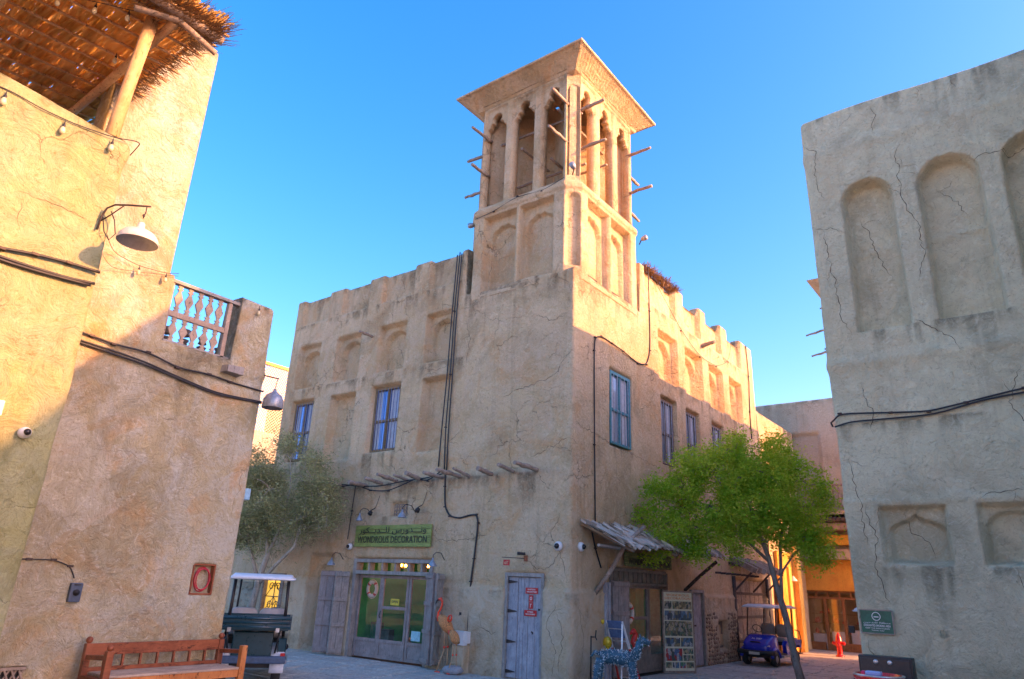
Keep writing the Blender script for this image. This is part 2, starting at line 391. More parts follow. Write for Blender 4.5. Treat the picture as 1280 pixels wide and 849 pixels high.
class Wall:
    def __init__(s, pts, s0, rnd=.06):
        """pts: polyline in plan, s0: arc coordinate of the first point"""
        P = np.array(pts, float); seg = np.hypot(*(P[1:]-P[:-1]).T); cum = np.concatenate([[0], np.cumsum(seg)]) + s0
        s.cum = cum; s.P = P; s.rnd = rnd
    def raw(s, S):
        return np.stack([np.interp(S, s.cum, s.P[:, 0]), np.interp(S, s.cum, s.P[:, 1])], -1)
    def at(s, S):
        o = np.linspace(-s.rnd, s.rnd, 9); p = sum(s.raw(S+k) for k in o)/9
        d = s.raw(S+s.rnd+.01)-s.raw(S-s.rnd-.01); d /= np.maximum(1e-9, np.hypot(d[..., 0], d[..., 1]))[..., None]
        return p, np.stack([d[..., 1], -d[..., 0]], -1)
    def off(s, S, Z):
        return -s.depth(S, Z)
    def surf(s, S, Z, out=0.0):
        S = np.asarray(S, float); Z = np.asarray(Z, float)
        p, n = s.at(S); o = s.off(S, Z)+out
        return np.concatenate([p+n*o[..., None], Z[..., None]], -1)
    def build(s, name, sr, ds, top, nz, depth, m, parent=None, z0=-.12, thick=.35, hole=None, amp=.018, seed=0, caps=(True, True), roundtop=.06, shell=0, grime=(), **kw):
        def dd(S, Z):
            e = depth(S, Z) - amp*fbm(S*.7, Z*.7, seed, 3)*1.3 - amp*.45*fbm(S*3.3, Z*3.3, seed+5, 3)
            return e
        s.depth = dd; s.top = top
        n = int((sr[1]-sr[0])/ds)+1
        S1 = np.linspace(sr[0], sr[1], n)
        T = top(S1) + .012*fbm(S1*2.3, S1*0, seed+9, 3)
        v = np.linspace(0, 1, nz)
        S = np.repeat(S1[:, None], nz, 1); Z = np.minimum(z0+(T.max()-z0)*v[None]+0*S, T[:, None])
        X = s.surf(S, Z); p, nn = s.at(S)
        if roundtop:
            q = np.clip((Z-(T[:, None]-roundtop))/roundtop, 0, 1)**2*roundtop*.6; X[..., :2] -= nn*q[..., None]
        # rim going back over the top
        def back(Xr, pr, nr, t):
            Y = Xr.copy(); Y[..., :2] = pr-nr*t; return Y
        rows = [X]
        r1 = back(X[:, -1], p[:, -1], nn[:, -1], thick*.5); r1[:, 2] += .01
        r2 = back(X[:, -1], p[:, -1], nn[:, -1], thick)
        r3 = r2.copy(); r3[:, 2] = z0 if not hole else T-.9
        G = np.concatenate([X, r1[:, None], r2[:, None]], 1)
        if caps[0]:
            e = G[0].copy(); e[:, :2] = p[0, 0]-nn[0, 0]*thick; G = np.concatenate([e[None], G], 0)
        if caps[1]:
            e = G[-1].copy(); e[:, :2] = p[-1, 0]-nn[-1, 0]*thick; G = np.concatenate([G, e[None]], 0)
        a, b = G.shape[:2]
        idx = np.arange(a*b).reshape(a, b)
        F = np.stack([idx[:-1, :-1], idx[1:, :-1], idx[1:, 1:], idx[:-1, 1:]], -1)
        if hole is not None:
            k = 1 if caps[0] else 0
            Sc = (S[:-1, :-1]+S[1:, 1:])/2; Zc = (Z[:-1, :-1]+Z[1:, 1:])/2
            keep = np.ones(F.shape[:2], bool); keep[k:k+n-1, :nz-1] = ~hole(Sc, Zc)
            F = F[keep]
        F = F.reshape(-1, 4); GV = G.reshape(-1, 3)
        if shell:      # a second skin behind the first, joined round every opening
            H = np.concatenate([p-nn*shell, Z[..., None]], -1); H = np.concatenate([H, H[:, -1:], H[:, -1:]], 1).reshape(-1, 3); N = len(GV)
            e = np.concatenate([F[:, [k, (k+1) % 4]] for k in range(4)]); key_ = np.sort(e, 1); kk = key_[:, 0].astype(np.int64)*(N+1)+key_[:, 1]
            u_, ix, ct = np.unique(kk, return_index=True, return_counts=True); be_ = e[ix[ct == 1]]
            F = np.concatenate([F, F[:, ::-1]+N, np.stack([be_[:, 1], be_[:, 0], be_[:, 0]+N, be_[:, 1]+N], -1)]); GV = np.concatenate([GV, H])
        me = mesh_np(name, GV, F)
        if grime is not None and len(me.vertices) == len(GV):
            g_ = np.zeros((n, nz)); below = T[:, None]-Z
            ln = .22+2.2*np.clip(fbm(S*2.6, S*0+1, seed+50, 4)-.02, 0, 1)
            g_ = np.maximum(g_, (1-sst(0, 1, below/ln))*sst(.0, .22, fbm(S*4.5, Z*.5, seed+51, 4)+.12))
            for (a_, b__, z_, L_) in grime:
                bb = z_-Z; l2 = L_*(.5+2.4*np.clip(fbm(S*3.1, S*0+z_, seed+52, 4)+.15, 0, 1))
                g_ = np.maximum(g_, ((bb > 0) & (S > a_) & (S < b__))*(1-sst(0, 1, bb/l2))*sst(-.08, .16, fbm(S*6.0, Z*.6, seed+53, 3)))
            g_ = np.maximum(g_, .9*(1-sst(.0, .75, Z+.5*fbm(S*1.3, Z*1.3, seed+54, 4))))
            full = np.zeros(G.shape[:2]); k = 1 if caps[0] else 0; full[k:k+n, :nz] = g_; full[k:k+n, nz:] = g_[:, -1:]
            full = full.reshape(-1); 
            if len(GV) > len(full): full = np.concatenate([full, np.zeros(len(GV)-len(full))])
            at = me.attributes.new('grime', 'FLOAT', 'POINT'); at.data.foreach_set('value', full.astype(np.float32))
        o = link(name, me, m, parent); setp(o, **kw); return o
def jitter_line(pts, step=.05, amp=.035, seed=1):
    r = random.Random(seed); P = []
    for (a, b), (c, d) in zip(pts[:-1], pts[1:]):
        L = math.hypot(c-a, d-b); n = max(2, int(L/step)); ox = -(d-b)/L; oy = (c-a)/L; w_ = 0
        for i in range(n):
            t = i/n; w_ = w_*.6 + r.uniform(-amp, amp)
            P.append((a+(c-a)*t+ox*w_, b+(d-b)*t+oy*w_))
    P.append(pts[-1]); return P
def cracks(wall, lines, parent, w=.012, m=None, seed=3, branch=True):
    w = w*.62
    """thin soil filled cracks: shallow raised ribbons lying on the wall surface"""
    V = []; F = []; r = random.Random(seed)
    def rib(P, w0):
        P = np.array(P); n = len(P)
        if n < 2: return
        t = np.gradient(P, axis=0); t /= np.maximum(1e-6, np.hypot(*t.T))[:, None]; nn = np.stack([-t[:, 1], t[:, 0]], -1)
        ww = w0*np.array([.35+.9*r.random() for _ in range(n)])*np.minimum(1, np.minimum(np.arange(n)+.3, np.arange(n)[::-1]+.3)/4)
        A = P+nn*ww[:, None]/2; B = P-nn*ww[:, None]/2
        k = len(V)
        a3 = wall.surf(A[:, 0], A[:, 1], .004); b3 = wall.surf(B[:, 0], B[:, 1], .004); m3 = wall.surf(P[:, 0], P[:, 1], .0055)
        for q in range(n): V.extend([a3[q], m3[q], b3[q]])
        for q in range(n-1):
            o = k+q*3; F.extend([(o, o+3, o+4, o+1), (o+1, o+4, o+5, o+2)])
    for li, L in enumerate(lines):
        P = jitter_line(L, .05, .03, seed*31+li); rib(P, w)
        if branch:
            for _ in range(max(1, len(P)//20)):
                i = r.randrange(len(P)); a = r.uniform(0, 6.28); ln = r.uniform(.12, .4)
                rib(jitter_line([P[i], (P[i][0]+math.cos(a)*ln, P[i][1]+math.sin(a)*ln)], .04, .025, r.randrange(9999)), w*.6)
    me = mesh_np('plaster_crack', np.array(V), np.array(F)); o = link('plaster_crack', me, m or MAT['crack'], parent); o['kind'] = 'stuff'; return o
# ------------------------------------------------------------------ ground
gm, n, l, b = _m('stone_paving')
p = _pos(n, l)
oi_ = n.new('ShaderNodeObjectInfo'); cc = _mix(n, l, _ramp(n, l, _noise(n, l, p, .8, 6, .65), .35, .65), (.56, .56, .50), (.66, .66, .58)); cc = _mix(n, l, _math(n, l, 'MULTIPLY', oi_.outputs['Random'], .45), cc, (.36, .34, .31))
cc = _mix(n, l, _ramp(n, l, _noise(n, l, p, 9, 9, .75, 1), .40, .62), tuple([.33, .32, .30]), cc)
l.new(cc, b.inputs['Base Color']); b.inputs['Roughness'].default_value = .75
bp = n.new('ShaderNodeBump'); bp.inputs['Strength'].default_value = .5; bp.inputs['Distance'].default_value = .03
l.new(_noise(n, l, p, 7, 9, .7, .5), bp.inputs['Height']); l.new(bp.outputs[0], b.inputs['Normal'])
MAT['paver'] = gm
MAT['joint'] = plain('paving_joint', (.13, .12, .11), .95, vs=6)
MAT['sand'] = plain('sandy_ground', (.36, .30, .23), .95, vs=.3)
gr = MB().box(-400, 400, -400, 400, -1.2, -.06).build('ground', MAT['sand'], kind='structure')
pv = MB().box(-14, 14, -15, 17.4, -.05, -.022).build('paved_square', MAT['joint'], kind='structure')
rr = random.Random(5); vars_ = {}
def paver_mesh(w_, d_):
    key = (w_, d_)
    if key not in vars_:
        v = []; g = .020
        o = MB(); o.hexa([(g, g, -.03), (w_-g, g, -.03), (w_-g, d_-g, -.03), (g, d_-g, -.03), (g*1.7, g*1.7, 0), (w_-g*1.7, g*1.7, 0), (w_-g*1.7, d_-g*1.7, 0), (g*1.7, d_-g*1.7, 0)])
        me = bpy.data.meshes.new('paver'); me.from_pydata(o.v, [], o.f); me.materials.append(MAT['paver']); vars_[key] = me
    return vars_[key]
cnt = 0; far_p = MB()
yy = -7.2
while yy < 17.3:
    d_ = (.45, .6, .45, .75)[cnt % 4] if True else .6; cnt += 1
    xx = -11.5 + rr.choice((0, .3, .2)) if yy < -.3 else .02
    xmax = 5.6
    while xx < xmax:
        w_ = rr.choice((.6, .9, .75, 1.05))
        px_vis = (yy < 0 and xx < .5 and yy > -6.5) or yy >= 0
        o = None
        if px_vis and yy < 12 and not (yy < 0 and xx < -11):
            o = link('paver', paver_mesh(w_, d_), None, pv)
            o.location = (xx, yy, rr.uniform(-.006, .004)); o.rotation_euler = (rr.uniform(-.006, .006), rr.uniform(-.006, .006), 0)
        else:
            z_ = rr.uniform(-.006, .002); far_p.box(xx+.012, xx+w_-.012, yy+.012, yy+d_-.012, -.03, z_)
        xx += w_
    yy += d_
far_p.build('distant_pavers', MAT['paver'], pv, kind='stuff')

# ------------------------------------------------------------------ main building
main = thing('windtower_building', 'tall brown plastered corner building with a square wind tower and arched niches', 'building', (0, 0, 0))
W1 = Wall([(-11.05, 6), (-11.05, 0), (0, 0), (0, 12.9), (-.6, 12.9)], -17.05)
pil = [(-11.05, -10.68), (-9.35, -8.62), (-7.45, -6.82), (-5.5, -4.87), (-3.7, -3.4)]
pilR = [(3.5, 3.78), (5.9, 6.5), (7.82, 8.35), (9.68, 10.3), (11.6, 12.9)]
def top_main(S):
    t = np.full_like(S, 10.43)
    for a, b_ in pil: t = np.maximum(t, 10.43+.20*((S > a) & (S < b_)))
    t = np.where(S < -11.05, 10.45, t)
    t = np.where(S > -3.4, 10.4, t)
    t = np.where(S > 3.5, 10.58, t)
    for a, b_ in pilR: t = np.maximum(t, 10.6+.25*((S > a) & (S < b_)))
    t = np.where((S > 3.5) & (S < 5.5), 10.75, t)
    t = np.where((S > -3.50) & (S < 3.52), 9.22+.03*np.sin(S*3), t)
    return t
nic = [(-10.55, -9.5), (-8.65, -7.6), (-6.74, -5.66), (-4.83, -3.83)]
blankL = [(-8.60, -7.55), (-4.79, -3.76)]
winL = [(-10.50, -9.48), (-6.78, -5.68)]
nicR = [(4.62, 5.88), (6.5, 7.78), (8.38, 9.62), (10.22, 11.42)]
winR = [(1.72, 2.82), (4.64, 5.66), (6.38, 7.34), (8.37, 9.38), (10.2, 11.2)]
def depth_main(S, Z):
    d = 0*S
    zs = Z + .02*fbm(S*1.1, Z*1.1, 40, 2)
    # parapet band between pilasters is set back
    for arr, lim in ((pil, (-11.05, -3.4)), (pilR, (3.78, 12.9))):
        for (a0, a1), (b0, b1) in zip(arr[:-1], arr[1:]):
            lo = 9.72
            d += (.13 if lim[0] < 0 else .18)*rect(S, Z, a1, b0, lo, 12, .03)
    for a, b_ in nic:
        d += .17*rect(S, zs, a, b_, 7.5, 8.92, .02) + .16*arch(S, zs, a+.10, b_-.08, 7.55, 8.70, .02)
    for a, b_ in nicR:
        d += .22*rect(S, zs, a, b_, 7.62, 9.06, .02) + .16*arch(S, zs, a+.10, b_-.10, 7.66, 8.84, .025)
    for a, b_ in blankL: d += .24*rect(S, zs, a, b_, 5.06, 7.02, .02)
    for a, b_ in winL+winR: d += .20*rect(S, zs, a, b_, 5.17, 7.08)
    # vertical shallow fields between pilasters of the street front
    d += .16*rect(S, zs, -8.55, -7.62, 0.02, 2.46, .02) + .14*arch(S, zs, -8.45, -7.62, .06, 2.2, .02)
    # plinth swells below the ledge
    d -= .05*(1-sst(1.74, 1.82, zs))*sst(-.2, 0, .2-0*S)
    led = np.exp(-((zs-1.78)/.03)**2); d -= .035*led
    d -= .02*np.exp(-((zs-4.98)/.25)**2)*(S < 0)*(S > -11)
    # chipped lower wall near the corner
    chip = sst(.15, .5, fbm(S*1.6, Z*1.6, 77, 4))*(1-sst(1.3, 1.8, Z))*sst(-1.0, -.5, S)*(1-sst(1.1, 1.4, S)); d += .03*chip
    rough = (1-sst(1.5, 2.0, Z))*sst(6.9, 7.3, S); d += .05*rough*fbm(S*5, Z*5, 88, 3)
    # openings
    d += .22*rect(S, Z, -6.72, -3.95, -.2, 2.36, .02)
    d += .10*rect(S, Z, -1.68, -.68, -.2, 2.12, .02)
    d += .12*rect(S, Z, 1.62, 4.62, -.2, 2.35, .02) + .12*rect(S, Z, 6.05, 6.95, -.2, 1.92, .02)
    d += .16*rect(S, Z, 7.9, 8.55, .36, 1.12, .02)
    d += .12*rect(S, Z, -5.56, -4.99, 3.40, 3.77, .02) + .12*rect(S, Z, 2.93, 3.58, 3.41, 3.80, .02)
    d += .16*rect(S, Z, 9.4, 12.4, -.2, 2.35, .02)
    d += .12*rect(S, Z, -10.56, -9.72, -.2, 1.86, .02)
    return d
def hole_main(S, Z):
    return ((S > -6.64) & (S < -4.02) & (Z < 2.3)) | ((S > 1.7) & (S < 4.55) & (Z < 2.3))
W1.build('wall', (-14, 12.9), .045, top_main, 235, depth_main, MAT['main'], main, hole=hole_main, seed=3, grime=[(-9, -.5, 4.3, .7), (-10.6, -9.4, 5.15, .6), (-6.9, -5.6, 5.15, .7), (-11, -3.4, 7.45, .4), (-3.5, 3.5, 9.15, .7), (1.6, 2.9, 5.15, .6), (4.6, 7.5, 5.15, .7), (4.5, 11.5, 7.6, .4), (-8, 12, 1.74, .5), (-11, -3.5, 9.7, .4), (3.8, 12.5, 9.65, .4), (-6.3, -5.4, 3.4, .5)])
cracks(W1, [[(-.05, 7.1), (-.4, 6.6), (-1.2, 6.35), (-2.1, 6.2)], [(-.05, 5.0), (-.7, 4.8), (-1.15, 4.6)], [(-.3, 3.4), (-.5, 2.9), (-.25, 2.5), (-.1, 2.0)], [(-.6, 3.9), (-.95, 4.3)],
            [(-4.4, 5.0), (-3.8, 5.15), (-3.3, 5.5)], [(-1.3, 2.5), (-.9, 2.25), (-.65, 2.18), (-.2, 2.6)], [(-.45, .1), (-.3, .6), (-.55, 1.1), (-.3, 1.6)], [(-.25, .2), (-.15, .9), (-.3, 1.4)],
            [(-3.9, 2.8), (-2.8, 2.85), (-2.2, 2.95)], [(-2.4, 1.0), (-2.0, .85), (-1.8, .9)], [(-9.2, 8.0), (-8.9, 7.6)], [(-8.0, 10.3), (-7.7, 9.9), (-7.5, 9.7)], [(-6.2, 10.4), (-5.9, 9.9)],
            [(-4.9, 7.35), (-4.3, 7.2), (-3.8, 7.35)], [(-3.4, 8.5), (-3.2, 7.9), (-3.25, 7.2)], [(.1, 5.4), (.8, 5.3), (1.7, 5.15), (2.9, 5.1)], [(2.9, 5.1), (4.5, 4.95)], [(.9, 9.0), (.5, 8.4)], [(.2, 1.5), (.45, .9), (.35, .4)],
            [(-2.6, 10.0), (-2.7, 9.3)], [(6.0, 7.3), (6.1, 6.5), (5.95, 5.8)], [(-1.1, 8.2), (-.6, 7.9), (-.15, 8.0)], [(-6.3, 8.4), (-6.1, 8.1), (-5.95, 7.8)]], main, .014)
# roof slab
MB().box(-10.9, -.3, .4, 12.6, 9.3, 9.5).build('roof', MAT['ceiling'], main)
# low wing further along the street
W2 = Wall([(0.0, 12.9), (0.0, 17.5), (-3, 17.5)], 12.9)
lw = W2.build('wing_wall', (12.9, 19), .07, lambda S: 8.45+0*S, 110, lambda S, Z: .03*rect(S, Z, 13.2, 17.2, 7.8, 9) + .10*rect(S, Z, 13.3, 14.1, -.2, 2.4), MAT['main'], main, seed=8)

# ------------------------------------------------------------------ wind tower
tw = None
TC = (-1.79, 1.80)                                 # tower centre
HW = 1.80
ch = .46                                           # chamfer
def tower_path():
    h = HW; x, y = TC
    P = [(x+h, y), (x+h, y+h-ch*.7), (x+h-ch*.7, y+h), (x-h+ch*.7, y+h), (x-h, y+h-ch*.7), (x-h, y-h+ch*.7), (x-h+ch*.7, y-h), (x+h-ch*.7, y-h), (x+h, y-h+ch*.7), (x+h, y)]
    return P
# going counter clockwise seen from above gives outward normals
TP = tower_path(); WT = Wall(TP, 0, .03)
cumT = WT.cum; side = 2*(HW-ch*.7); diag = ch*.7*math.sqrt(2)
cent = [(cumT[1]+cumT[2])/2, (cumT[3]+cumT[4])/2, (cumT[5]+cumT[6])/2, (cumT[7]+cumT[8])/2]
mids = [0, (cumT[2]+cumT[3])/2, (cumT[4]+cumT[5])/2, (cumT[6]+cumT[7])/2, cumT[9]]
TL = cumT[-1]
def per(S, c): return (S-c+TL/2) % TL - TL/2
opw, opc = .72, 1.0                                 # opening width and spacing
def tower_depth(S, Z):
    d = 0*S
    for c in cent:
        u = per(S, c)
        d += .11*arch(u, Z, -.16, .16, 11.98, 14.80, .055, 'round') + .11*arch(u, Z, -.16, .16, 9.36, 11.38, .055, 'round')
        d += .07*(np.exp(-((Z-11.62)/.16)**2))*0
        
    for m_ in mids[:4]:
        u = per(S, m_)
        for k in (-.60, .60):
            d += .22*rect(u, Z, k-.54, k+.54, 9.14+0*u, 11.40, .02) + .13*arch(u, Z, k-.43, k+.43, 9.18, 11.12, .02, 'lobed')
        for k in (-opc, 0, opc):
            d += .05*rect(u, Z, k-opw/2-.02, k+opw/2+.02, 11.84, 15.08, .02)
    d -= .05*np.exp(-((Z-11.60)/.10)**4); d += .09*sst(11.7, 11.85, Z)
    return d
def key(u, Z):
    au = np.abs(u)
    body = (au < opw/2-.01) & (Z > 11.86) & (Z < 14.40)
    l1 = ((u*1.0)**2+(Z-14.76)**2 < .17**2) | ((au < .10) & (Z > 14.3) & (Z < 14.74)) | (((au-.14)**2+(Z-14.53)**2) < .11**2) | (((au-.22)**2+(Z-14.37)**2) < .13**2)
    return body | (l1 & (Z >= 14.3))
def hole_t(S, Z):
    h = np.zeros(S.shape, bool)
    for m_ in mids[:4]:
        u = per(S, m_)
        for k in (-opc, 0, opc): h |= key(u-k, Z)
    return h
tower = WT.build('wind_tower', (0.0001, TL-.0001), .030, lambda S: 15.25+0*S, 250, tower_depth, MAT['main'], main, z0=9.0, thick=.02, hole=hole_t, caps=(False, False), seed=21, roundtop=0, amp=.012, shell=.36)
# cornice: flaring square funnel with reed ribbing
def square_ring(h, z, n=60):
    x, y = TC; c_ = ch*.25
    out = []
    cs = [(1, 1), (-1, 1), (-1, -1), (1, -1)]
    for i in range(4):
        a = cs[i]; b_ = cs[(i+1) % 4]
        for k in range(n):
            t = k/n; out.append((x+h*(a[0]*(1-t)+b_[0]*t), y+h*(a[1]*(1-t)+b_[1]*t), z))
    return out
prof = [(HW-.28, 15.1), (HW-.08, 15.19), (HW-.05, 15.23), (HW-.02, 15.27), (HW+.06, 15.34), (HW+.18, 15.44), (HW+.33, 15.545), (HW+.40, 15.57), (HW+.41, 15.62), (HW+.37, 15.66), (HW-.3, 15.72), (.05, 15.74)]
V = []; NR = 240
for i, (h_, z_) in enumerate(prof):
    ring = np.array(square_ring(h_, z_, NR//4))
    if 3 < i < 7:
        k = np.arange(NR); a = (.005*((k % 2)*2-1)) + .004*fbm(k*.5, 0*k+i, 5, 2)
        dirs = ring[:, :2]-np.array(TC); dirs /= np.abs(dirs).max(1)[:, None]; dirs = np.where(np.abs(dirs) > .999, dirs, 0); ring[:, :2] += dirs*a[:, None]
    ring[:, 2] += .012*fbm(ring[:, 0]*2, ring[:, 1]*2, 4, 2)
    V.append(ring)
V = np.concatenate(V); F = []
for i in range(len(prof)-1):
    for k in range(NR): F.append((i*NR+k, i*NR+(k+1) % NR, (i+1)*NR+(k+1) % NR, (i+1)*NR+k))
link('cornice', mesh_np('cornice', V, np.array(F), False), MAT['main'], main)
# baffle walls inside the tower
bf = MB(); x, y = TC; q = HW-.25
bf.bar((x-q, y-q, 13.5), (x+q, y+q, 13.5), .18, 3.3); bf.bar((x-q, y+q, 13.5), (x+q, y-q, 13.5), .18, 3.28)
bf.box(x-q, x+q, y-q, y+q, 11.3, 11.6); bf.build('baffle_wall', MAT['main'], main)
# poles through the tower
def pole_mesh(L, r=.04, seed=0):
    rr = random.Random(seed); o = MB(); n = 7
    o.tube([(L*i/(n-1), rr.uniform(-.012, .012), rr.uniform(-.012, .012)) for i in range(n)], [r*rr.uniform(.85, 1.15) for _ in range(n)], 8)
    me = bpy.data.meshes.new('pole'); me.from_pydata(o.v, [], o.f); me.polygons.foreach_set('use_smooth', o.sm); me.materials.append(MAT['pole']); return me
pm = [pole_mesh(1.0, .045, k) for k in range(4)]
def pole_obj(a, b_, k, parent, r=1.0, name='pole'):
    a = Vector(a); b_ = Vector(b_); o = link(name, pm[k % 4], None, parent, world=False)
    o.matrix_local = Matrix.Translation(a-parent.location) @ (b_-a).to_track_quat('X', 'Z').to_matrix().to_4x4() @ Matrix.Diagonal(((b_-a).length, r, r, 1))
    return o
k = 0
for (s_, z_) in ((.46, 14.1), (.53, 12.91), (3.2, 14.2), (3.2, 12.9)):
    pole_obj((-.3, s_, z_), (.60, s_, z_+.02), k, main, .95, 'tower_pole'); k += 1
for (s_, z_, l_) in ((-.37, 14.22, .6), (-.38, 13.0, .7), (-3.09, 14.13, .6), (-3.11, 12.95, .5)):
    pole_obj((s_, .3, z_), (s_, -l_, z_-.01), k, main, .95, 'tower_pole'); k += 1
for (y_, z_) in ((.25, 13.72), (.25, 12.5), (3.15, 13.9), (3.1, 12.7)):
    pole_obj((-3.2, y_, z_), (-3.95, y_, z_+.03), k, main, .95, 'tower_pole'); k += 1
for (x_, z_) in ((-.3, 13.75), (-.3, 12.5)):
    pole_obj((x_, 3.2, z_), (x_, 4.15, z_-.02), k, main, .95, 'tower_pole'); k += 1
for z_, y_ in ((14.1, .55), (12.6, .75), (13.2, 1.9)):
    pole_obj((-3.3, y_, z_), (-.2, y_+.1, z_+.05), k, main, .8, 'tower_pole'); k += 1
for z_, x_ in ((14.2, -.7), (12.7, -.9), (13.4, -1.9)):
    pole_obj((x_, .2, z_), (x_-.05, 3.4, z_+.03), k, main, .8, 'tower_pole'); k += 1
# row of drainage poles on the shaded face
prow = [(-8.75, 4.34, .5, .08), (-8.2, 4.33, .55, .05), (-7.54, 4.30, .7, .06), (-6.61, 4.28, .65, -.01), (-5.98, 4.29, .6, .06), (-5.44, 4.32, .7, .10), (-5.02, 4.31, .55, .08), (-4.54, 4.31, .65, .08), (-3.79, 4.33, .7, .02), (-3.24, 4.33, .8, .06), (-2.92, 4.29, .55, .14), (-2.24, 4.32, .55, .06), (-1.61, 4.35, .6, .06), (-.94, 4.35, .85, .04)]
for i, (s_, z_, l_, dz_) in enumerate(prow):
    rr_ = random.Random(i*3+1); pole_obj((s_, .12, z_-.01), (s_+rr_.uniform(-.07, .07), -l_, z_+dz_), i, main, (1.0, 1.15, .85, 1.25)[i % 4], 'drain_pole')
pole_obj((-7.07, .12, 8.68), (-7.07, -.5, 8.70), 1, main, .9, 'drain_pole')
pole_obj((-.1, 7.95, 9.52), (.45, 7.9, 9.60), 2, main, 1.5, 'drain_pole')

# ------------------------------------------------------------------ windows
MAT['tealpaint'] = plain('teal_paint', (.05, .24, .30), .5, var=.3)
MAT['brownframe'] = wood('brown_window_wood', (.16, .11, .06), (.28, .20, .11))
MAT['greyframe'] = wood('grey_window_wood', (.12, .10, .09), (.24, .20, .17))
MAT['bluebar'] = plain('blue_grey_bar', (.16, .20, .33), .5)
MAT['greybar'] = plain('grey_bar', (.30, .34, .40), .5)
MAT['skypane'] = mirror_glass('blue_pane', (.11, .20, .44), .40)  # blue base carries the sky reflection as colour
MAT['palepane'] = mirror_glass('pale_pane', (.42, .50, .62), .5)
MAT['curtain'] = plain('white_curtain', (.50, .53, .58), .9, var=.15, vs=8)
def window(F, a, b_, z0, z1, fm, bm, pane, parent, d=-.20, nb=5, curtain=True, lab=None):
    t = .065
    w_ = MB()
    w_.fb(F, a, a+t, d, d+.10, z0, z1).fb(F, b_-t, b_, d, d+.10, z0, z1).fb(F, a+t, b_-t, d, d+.10, z1-t*1.3, z1).fb(F, a+t, b_-t, d, d+.10, z0, z0+t)
    zm = z0+(z1-z0)*.47; w_.fb(F, a+t, b_-t, d, d+.085, zm-.035, zm+.035)
    mid = (a+b_)/2; w_.fb(F, mid-.03, mid+.03, d, d+.075, z0+t, zm-.035).fb(F, mid-.03, mid+.03, d, d+.075, zm+.035, z1-t*1.3)
    o = w_.build('window', fm, parent, bevel=.008, **({'label': lab} if lab else {}))
    MB().fb(F, a+t, b_-t, d+.015, d+.025, z0+t, z1-t*1.3).build('pane', pane, o)
    br = MB()
    for i in range(nb):
        s_ = a+t+(b_-a-2*t)*(i+.5)/nb
        br.tube([F.P(s_, d+.11, z0+t*.5), F.P(s_, d+.11, z1-t)], .011, 6)
    br.build('bars', bm, o)
    if curtain:
        c = MB(); n_ = 26
        for (u0, u1) in ((a+t+.02, a+t+(mid-a-t)*.42), (mid+.10, b_-t-.04)):
            for k_ in range(n_):
                pass
            q_ = [u0+(u1-u0)*k_/n_ for k_ in range(n_+1)]
            V_ = [F.P(s_, d+.03+.008*math.sin(k_*1.9), z) for k_, s_ in enumerate(q_) for z in (z0+t+.01, z1-t*1.4)]
            c.add(V_, [(2*k_, 2*k_+2, 2*k_+3, 2*k_+1) for k_ in range(n_)], True)
        c.build('curtain', MAT['curtain'], o)
    return o
for a, b_ in winL: window(FL, a+.02, b_-.02, 5.2, 7.04, MAT['brownframe'], MAT['bluebar'], MAT['skypane'], main, nb=7, curtain=True)
window(FR, 1.74, 2.80, 5.2, 7.05, MAT['tealpaint'], MAT['greybar'], MAT['palepane'], main, d=-.1, nb=5, lab='teal painted barred window near the corner')
for a, b_ in winR[1:]: window(FR, a+.02, b_-.02, 5.2, 7.04, MAT['greyframe'], MAT['greybar'], MAT['palepane'], main, nb=5)
def vent(F, a, b_, z0, z1, parent, d=-.10):
    g = MB(); nx = 6; nz_ = 4
    g.fb(F, a, b_, d-.03, d, z0, z0+.03).fb(F, a, b_, d-.03, d, z1-.03, z1)
    for i in range(nx+1):
        s_ = a+(b_-a)*i/nx; g.fb(F, s_-.012, s_+.012, d-.03, d+.001, z0+.03, z1-.03)
    for j in range(1, nz_): 
        z_ = z0+(z1-z0)*j/nz_; g.fb(F, a+.012, b_-.012, d-.028, d+.004, z_-.012, z_+.012)
    o = g.build('vent_grille', MAT['pole'], parent)
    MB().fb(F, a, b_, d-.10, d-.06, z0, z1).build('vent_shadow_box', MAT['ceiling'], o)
vent(FL, -5.54, -5.01, 3.42, 3.75, main); vent(FR, 2.95, 3.56, 3.43, 3.78, main)

# ------------------------------------------------------------------ grey building on the right
grey = thing('grey_building', 'large grey plastered building at the right with tall round headed niches', 'building', (5.72, -1.5, 0))
W3 = Wall([(5.74, 15.0), (5.74, -1.5), (16, -1.5)], 5.74-16.5, .08)
def depth_grey(S, Z):
    d = 0*S; zs = Z+.02*fbm(S*1.3, Z*1.3, 60, 2); ss = S+.015*fbm(S*1.3, Z*1.3, 61, 2)
    for a, b_, t_ in ((6.28, 7.0, 8.47), (7.40, 8.21, 8.50), (8.52, 9.33, 8.53), (9.65, 10.4, 8.5)):
        d += .26*arch(ss, zs, a, b_, 5.86, t_, .025)
        d -= .02*np.exp(-((zs-7.25)/.05)**2)*arch(ss, zs, a, b_, 5.9, t_, .05)
    d += .13*rect(ss, zs, 6.22, 7.04, 2.36, 3.13, .02) + .11*arch(ss, zs, 6.30, 7.0, 2.40, 3.05, .015, 'ogee')
    d += .13*rect(ss, zs, 7.42, 8.24, 2.36, 3.14, .02) + .11*arch(ss, zs, 7.48, 8.18, 2.40, 3.06, .015, 'flat')
    d += .09*rect(ss, zs, 8.62, 9.44, 2.36, 3.14, .025)
    d -= .03*np.exp(-((zs-5.35)/.10)**2) + .02*np.exp(-((zs-3.22)/.05)**2)
    d -= .02*np.exp(-((zs-9.2)/.12)**2)
    return d
